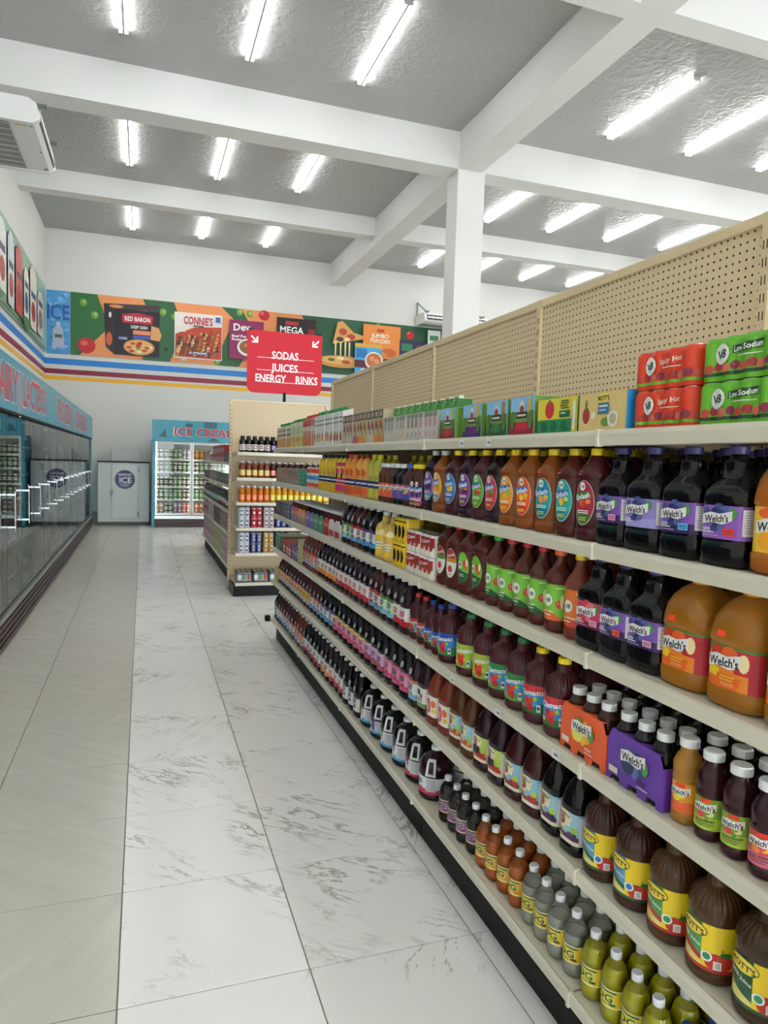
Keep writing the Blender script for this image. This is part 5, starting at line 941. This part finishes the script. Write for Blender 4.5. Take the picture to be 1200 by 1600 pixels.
for q, z in enumerate(ELV):
    sh = L2('shelf' if q else 'base_deck', MB().box(.02, wE-.02, dF+.01, -.002, z-.022, z-.002, m_shelf))
    P = [(dF+.012, z-.004), (dF+.004, z+.001), (dF, z-.004), (dF+.002, z-.038), (dF+.012, z-.04)]
    link('price_rail', fixn(MB().prism(P, .018, wE-.018, 'x', m_rail).mesh('price_rail')), sh)
    if q:
        for xx in (.016, wE-.021): link('bracket', MB().prism([(-.004, z-.024), (-.004, z-.08), (dF+.08, z-.030), (dF+.02, z-.024)], xx, xx+.005, 'x', m_tan).mesh('bracket'), sh)
EN = {5: 'top shelf of end display', 4: 'second end display shelf', 3: 'third end display shelf', 2: 'fourth end display shelf', 1: 'fifth end display shelf', 0: 'bottom end display shelf'}
def erow(s, keys, pitch, x0=EX0+.09, rows_=2, dz=0, lay=''):
    tot = {}; cnt = {}
    for k in keys: tot[k] = tot.get(k, 0)+1
    for i, k in enumerate(keys):
        c = cnt.get(k, 0); cnt[k] = c+1; kk = K[k]
        lb = '%s, %s%s' % (kk['desc'], lay, EN[s])+(', %s from left' % ordn(c) if tot[k] > 1 else '')
        for r in range(rows_):
            put(k, x0+i*pitch, EYF+.03+kk['d']*(.5+r)*1.02, ELV[s]+dz, PI/2, lb if r == 0 else '%s, behind the front row, %s%s, %s from left' % (kk['desc'], lay, ('bottom', 'fifth', 'fourth', 'third', 'second', 'top')[s], ordn(c)), '%s, %s' % (kk['plural'], EN[s]))
erow(5, ['z_dark']*5+['z_vio']*10, .0745); erow(4, ['z_gold']*5+['z_red']*10, .0745); erow(3, ['z_org']*5+['z_yel']*10, .0745)
for dz, l in ((0, 'lower layer, '), (.124, 'upper layer, ')):
    erow(2, ['e_grey', 'e_red', 'e_crim', 'e_blue', 'e_blue', 'e_grey', 'e_red'], .150, EX0+.12, 2, dz, l); erow(1, ['e_grey', 'e_blue', 'e_gold', 'e_blue', 'e_gold', 'e_grey', 'e_blue'], .150, EX0+.12, 2, dz, l)
erow(0, ['x_blk', 'x_blk', 'x_blk', 'cs_brwn', 'x_blk'], .20, EX0+.13, 2)
# ------------------------------------------------------------------ far gondola row behind the end display
YF = [9.10, 10.22, 11.34, 12.46, 13.58]; FLV = [.68, .985, 1.325, 1.63]
shelf_run('farther beige gondola shelving row behind the end display', 1.075, 1.66, YF, FLV, 2.40, False, base_z=.245, kx=1.13)
FN = ['lowest deck', 'fourth shelf down', 'third shelf down', 'second shelf down', 'top shelf']
fz = [.245]+FLV
FS = {0: [('cs_pink', 9.16, 10.4, 10), ('cs_lime', 10.4, 11.6, 10), ('cs_pink', 11.6, 13.55, 15)], 1: [('cs_vio', 9.16, 9.6, 3), ('cs_mix', 9.6, 10.6, 8), ('cs_brwn', 10.6, 11.6, 8), ('cs_wht', 11.6, 12.6, 8), ('cs_red', 12.6, 13.5, 7)],
      2: [('st_bw', 9.16, 10.0, 7), ('st_white', 10.0, 11.0, 8), ('st_grn', 11.0, 12.0, 8), ('st_red', 12.0, 13.5, 12)], 3: [('cs_blue', 9.16, 10.0, 6), ('cs_dgry', 10.0, 11.2, 9), ('cs_mix', 11.2, 12.4, 9), ('cs_brwn', 12.4, 13.5, 8)],
      4: [('cs_dgry', 9.16, 10.2, 8), ('cs_red', 10.2, 12.2, 15), ('cs_wht', 12.2, 13.5, 9)]}
for s, L_ in FS.items():
    st = []
    for k, a, b, n in L_:
        for i in range(n): st.append((k, a+(b-a)*(i+.5)/n))
    cnt = {}
    for k, y in sorted(st, key=lambda t: t[1]):
        kk = K[k]; i = cnt.get(k, 0); cnt[k] = i+1
        put(k, 1.10+kk['d']/2, y, fz[s], 0, '%s, far row %s, %s' % (kk['desc'], FN[s], nearest(i)), '%s on the far row' % kk['plural'])
        if s in (0, 1, 4) and kk['name'] == 'drink_case' and k not in ('cs_vio',):
            h = .19 if k in ('cs_pink', 'cs_lime') else .125
            if s == 4 and y > 10.2 and y < 12: put(k, 1.10+kk['d']/2, y, fz[s]+.125, 0, '%s stacked on the far row %s, %s from near end' % (kk['desc'], FN[s], ordn(i)), '%s stacked on the far row' % kk['plural'])
            if s == 0: put(k, 1.10+kk['d']/2, y, fz[s]+.193, 0, '%s, upper layer, far lowest deck, %s from near end' % (kk['desc'], ordn(i)), '%s, upper layer on the far row' % kk['plural'])
            if s == 1: put(k, 1.10+kk['d']/2, y, fz[s]+.128, 0, '%s, upper layer, far fourth shelf, %s from near end' % (kk['desc'], ordn(i)), '%s, upper layer, far fourth shelf' % kk['plural'])
# ------------------------------------------------------------------ glass-door freezers along the left wall
m_kick = mat('3a1f20', .35); m_frame = mat('9ea3a3', .25, 1); m_frz_in = mat('c8ccca', .5)
FX = -1.09
def freezer_left(y0, n, label, words, endpanel=False):
    m_side = mat('1f7f96', .35) if endpanel else mat('3c4041', .4); sx = -.012 if endpanel else -.06
    o = bpy.data.objects.new('glass_door_cooler', None); COL.objects.link(o); o.location = (FX, y0, 0); tag(o, label, 'cooler'); P = (17.23-12.45)/6 if n == 6 else .80; Lc = P*n
    def L(nm, mb, par=o): return link(nm, mb.mesh(nm), par)
    L('case_body', MB().box(-.95, -.90, .005, Lc-.005, .02, 2.05, m_frz_in).box(-.90, -.06, .005, Lc-.005, 2.02, 2.05, m_frz_in).box(-.90, -.06, .005, Lc-.005, .22, .26, m_frz_in))
    L('side_panel', MB().box(-.95, -.06, .001, .012, .02, 2.05, mat('3c4041', .4))); L('side_panel', MB().box(-.95, sx, Lc-.012, Lc-.001, .02, 2.05, m_side))
    k = MB(); k.box(-.03, -.010, .004, Lc-.004, .01, .245, m_kick)
    for i in range(4): k.box(-.012, .004, .004, Lc-.004, .03+i*.055, .062+i*.055, m_kick, .004)
    L('kick_grille', k); L('sill', MB().box(-.07, .0, .004, Lc-.004, .245, .285, m_alu, .004)); L('gasket', MB().box(-.062, -.045, .004, Lc-.004, .285, .300, m_dark))
    L('header_edge', MB().box(-.05, .008, .001, Lc-.001, 2.015, 2.035, m_black))
    hd = L('header_panel', MB().box(-.03, .006, .002, Lc-.002, 2.035, 2.50, m_teal))
    for (wd, yc, wl) in words:
        t = MB(); flat_art(t, [('t', wd, yc-y0, 2.275, .445, 'eae4e6', 0, wl+.04), ('t', wd, yc-y0, 2.275, .41, 'c22c3c', 0, wl)], (.006, 0, 0), (0, 1, 0), (1, 0, 0), .0006); link('lettering', t.mesh('lettering'), hd)
    for i in range(n):
        a, c = i*P, (i+1)*P
        d = L('door', MB().box(-.055, -.040, a+.010, a+.040, .30, 2.01, m_frame).box(-.055, -.040, c-.040, c-.010, .30, 2.01, m_frame).box(-.055, -.040, a+.04, c-.04, .30, .33, m_frame).box(-.055, -.040, a+.04, c-.04, 1.98, 2.01, m_frame))
        pn = MB(); pn.add([(-.0385, a+.008, .302), (-.0385, c-.008, .302), (-.0385, c-.008, 2.008), (-.0385, a+.008, 2.008)], [(0, 1, 2, 3)], m_glass); link('glass_pane', pn.mesh('glass_pane'), d)
        hx = .02; hb = MB(); y = a+.075; hb.cyl((hx, y, .97), .007, .36, m_chrome, 10); hb.box(-.038, hx, y-.008, y+.008, 1.00, 1.016, m_chrome).box(-.038, hx, y-.008, y+.008, 1.29, 1.306, m_chrome); link('handle', hb.mesh('handle'), d)
        L('mullion', MB().box(-.075, -.056, c-.03, c+.03 if i < n-1 else c-.012, .285, 2.02, m_dark))
    for z in (.45, .80, 1.12, 1.44, 1.74): L('inner_shelf', MB().box(-.80, -.14, .02, Lc-.02, z-.02, z, mat('dedfdc', .4)))
    return o
freezer_left(12.45, 6, 'farthest glass-door cooler along the left wall, end panel teal', [('|', 12.75, .06), ('CONGELADOS', 14.3, 2.5)], True)
freezer_left(9.25, 4, 'middle glass-door cooler along the left wall', [('FROZEN', 11.3, 2.0)])
freezer_left(6.05, 4, 'nearer glass-door cooler on the left wall under LACTEOS lettering', [('LACTEOS', 8.30, 1.66), ('|', 7.30, .05), ('DAIRY', 6.58, 1.20)])
freezer_left(2.85, 4, 'glass-door cooler at the near left, mostly outside the picture', [])
# stock inside left coolers
for (y0, L_) in ((2.9, 3.1), (6.1, 3.1), (9.3, 3.1), (12.5, 4.65)):
    for z in (.80, 1.12, 1.44):
        n = int(L_/.40)
        for i in range(n):
            key = ('cs_wht', 'cs_lime', 'cs_gold', 'cs_pink', 'cs_vio', 'cs_blue')[(i+int(z*10)) % 6]
            put(key, -1.30, y0+.2+i*.40, z, PI, '%s inside the left cooler at shelf height %s, %s' % (K[key]['desc'], {.80: 'low', 1.12: 'middle', 1.44: 'upper'}[z], nearest(i+int((y0-2.9)/3.2+.01)*7)), '%s in the left coolers' % K[key]['desc'])
# ------------------------------------------------------------------ ice machine
o = bpy.data.objects.new('ice_bin', None); COL.objects.link(o); o.location = (-.995, 17.62, 0); tag(o, 'pale grey ice bin with navy round ICE decal against back wall', 'ice bin')
m_ib = mat('d2dada', .45); W2 = 1.150
def L3(nm, mb, par=o): return link(nm, mb.mesh(nm), par)
L3('cabinet', MB().box(0, W2, 0, .60, .09, 1.50, m_ib, .008)); L3('plinth', MB().box(.02, W2-.02, .03, .58, 0, .09, mat('5c6262', .5))); L3('top_edge', MB().box(-.01, W2+.01, -.015, .61, 1.50, 1.525, m_black)); L3('cooling_unit', MB().box(.30, .93, .10, .5, 1.525, 1.82, mat('c6cccc', .5), .01))
d = L3('door', MB().box(.31, .895, -.022, .0, .185, 1.455, mat('d6dedd', .4), .006))
link('latch', MB().box(.285, .345, -.06, -.022, .78, .84, mat('8f9292', .5, 1), .006).box(.30, .325, -.055, -.022, .70, .80, mat('8f9292', .5, 1), .004).mesh('latch'), d)
for z in (1.28, .20): link('hinge', MB().box(.880, .925, -.04, -.0, z, z+.14, mat('8f9292', .5, 1), .004).mesh('hinge'), d)
mb = MB(); flat_art(mb, [('e', .60, 1.10, .225, .225, '23285a'), ('t', 'ICE', .61, 1.09, .19, 'eef0f6', 0, .27), ('t', "MARTHA'S", .60, 1.215, .075, 'eef0f6', 0, .29), ('r', .50, .985, .70, .998, 'c8cce0'), ('r', .49, .962, .71, .970, 'c8cce0'), ('r', .53, .935, .67, .945, 'c8cce0')], (0, -.022, 0), (1, 0, 0), (0, -1, 0), .0006); link('decal', mb.mesh('decal'), d)
# ------------------------------------------------------------------ ice cream freezer (faces -y)
o = bpy.data.objects.new('ice_cream_freezer', None); COL.objects.link(o); o.location = (.235, 17.2, 0); tag(o, 'teal glass-door ice cream freezer, lit inside, against the back wall', 'freezer'); W3 = 3.40; D3 = .95
def L4(nm, mb, par=o): return link(nm, mb.mesh(nm), par)
m_in = mat('e8ece8', .5); m_strip = mat('fdfdf2', .5, emit=FRZ*3)
L4('case_body', MB().box(0, W3, D3-.05, D3, .05, 2.05, m_in).box(.03, W3-.03, .06, D3-.05, 2.0, 2.05, m_in).box(.03, W3-.03, .06, D3-.05, .24, .27, m_in))
L4('side_panel', MB().box(-.03, .03, -.03, D3, .02, 2.05, m_teal)); L4('side_panel', MB().box(W3-.03, W3+.03, -.03, D3, .02, 2.05, m_teal))
k = MB().box(.03, W3-.03, -.01, .04, .0, .20, m_kick)
for i in range(4): k.box(.03, W3-.03, -.022, -.008, .015+i*.045, .042+i*.045, m_kick, .004)
L4('kick_grille', k); L4('sill', MB().box(.03, W3-.03, -.02, .05, .20, .275, mat('c4c8c4', .3, 1), .005))
hd = L4('header_panel', MB().box(-.03, W3+.03, -.03, .05, 2.03, 2.53, m_teal)); L4('header_side', MB().box(-.07, -.03, -.02, .10, 1.94, 2.03, m_teal))
t = MB(); flat_art(t, [('p', [(.12, 2.13), (.30, 2.13), (.26, 2.32)], '1f5f6e'), ('e', .80, 2.42, .09, .05, '1c4c58'), ('r', 1.14, 2.36, 1.44, 2.52, '1f5f70'), ('p', [(1.22, 2.06), (1.50, 2.06), (1.36, 2.16)], '1c4c58'), ('p', [(2.2, 2.10), (2.45, 2.2), (2.3, 2.35)], '1f5f6e'),
                       ('t', 'ICE CREAM', 1.17, 2.27, .275, 'f2eef0', 0, 1.45), ('t', 'ICE CREAM', 1.17, 2.27, .255, 'c01f38', 0, 1.41)], (0, -.03, 0), (1, 0, 0), (0, -1, 0), .0008); link('lettering', t.mesh('lettering'), hd)
PW = (W3-.08)/4
fzs = [.34, .66, .965, 1.31, 1.615]
for i in range(4):
    a, c = .04+i*PW, .04+(i+1)*PW
    d = L4('door', MB().box(a+.004, a+.045, -.012, .010, .29, 2.02, m_frame).box(c-.045, c-.004, -.012, .010, .29, 2.02, m_frame).box(a+.045, c-.045, -.012, .010, .29, .335, m_frame).box(a+.045, c-.045, -.012, .010, 1.965, 2.02, mat('e4e6e0', .4)))
    pn = MB(); pn.add([(a+.045, -.001, .335), (c-.045, -.001, .335), (c-.045, -.001, 1.965), (a+.045, -.001, 1.965)], [(0, 1, 2, 3)], m_pane); link('glass_pane', pn.mesh('glass_pane'), d)
    L4('mullion', MB().box(c-.012, c+.012, .011, .05, .28, 2.02, m_dark)); L4('light_strip', MB().box(a+.012, a+.026, .052, .066, .35, 1.95, m_strip)); L4('light_strip', MB().box(c-.032, c-.018, .052, .066, .35, 1.95, m_strip))
for z in fzs: L4('inner_shelf', MB().box(.03, W3-.03, .11, D3-.06, z-.028, z, mat('eceee8', .4)))
# tubs
def tub(key, desc, c1, c2):
    mb = MB().cyl((0, 0, 0), .038, .105, pm(c1), 16, r2=.046); 
    kind(key, 'ice_cream_tub', desc, 'ice cream', mb, None, ('lid', MB().cyl((0, 0, .105), .048, .010, pm(c2), 16)), [('label', MB().cyl((0, 0, .03), .0415, .045, pm(c2), 16, r2=.0455))], width=.096)
tub('u_grn', 'pale green ice cream tub', 'c8d4b4', '5a7a5a'); tub('u_red', 'red ice cream tub', 'b84838', 'e4c0a8'); tub('u_brn', 'brown ice cream tub', '8a5a44', 'e0c8a8'); tub('u_wht', 'cream-coloured ice cream tub', 'e4e0cc', '4a4440'); tub('u_org', 'amber ice cream tub', 'd0903c', '7a4a20'); tub('u_vio', 'mauve ice cream tub', '8a7a90', 'd8ccd4')
TK = {0: ['u_brn', 'u_wht', 'u_vio', 'u_red', 'u_red', 'u_brn', 'u_red', 'u_red'], 1: ['u_wht', 'u_grn', 'u_grn', 'u_wht', 'u_grn', 'u_grn'], 2: ['u_wht', 'u_wht', 'u_grn', 'u_wht', 'u_wht'], 3: ['u_wht', 'u_grn', 'u_wht', 'u_grn'], 4: ['u_wht', 'u_wht', 'u_grn', 'u_vio', 'u_org', 'u_org', 'u_brn', 'u_org']}
FT = ['lowest', 'fourth', 'third', 'second', 'top']
for s in range(5):
    for i in range(32):
        key = TK[s][(i//2) % len(TK[s])]
        if i == 8 or i == 16 or i == 24: pass
        for l in range(2):
            put(key, .235+.095+i*.1015+(.01 if (i//8) % 2 else 0), 17.2+.185, fzs[s]+l*.116, 0, '%s, %s freezer shelf, %s layer, %s from left' % (K[key]['desc'], FT[s], 'lower' if l == 0 else 'upper', ordn(i)), '%s on the %s freezer shelf, %s layer' % (K[key]['desc'], FT[s], 'lower' if l == 0 else 'upper'))
# wall plugs
for i, (x, y, z) in enumerate(((2.36, Y1, 5.92), (1.25, Y1, 3.3), (3.1, Y1, 3.05))):
    pass
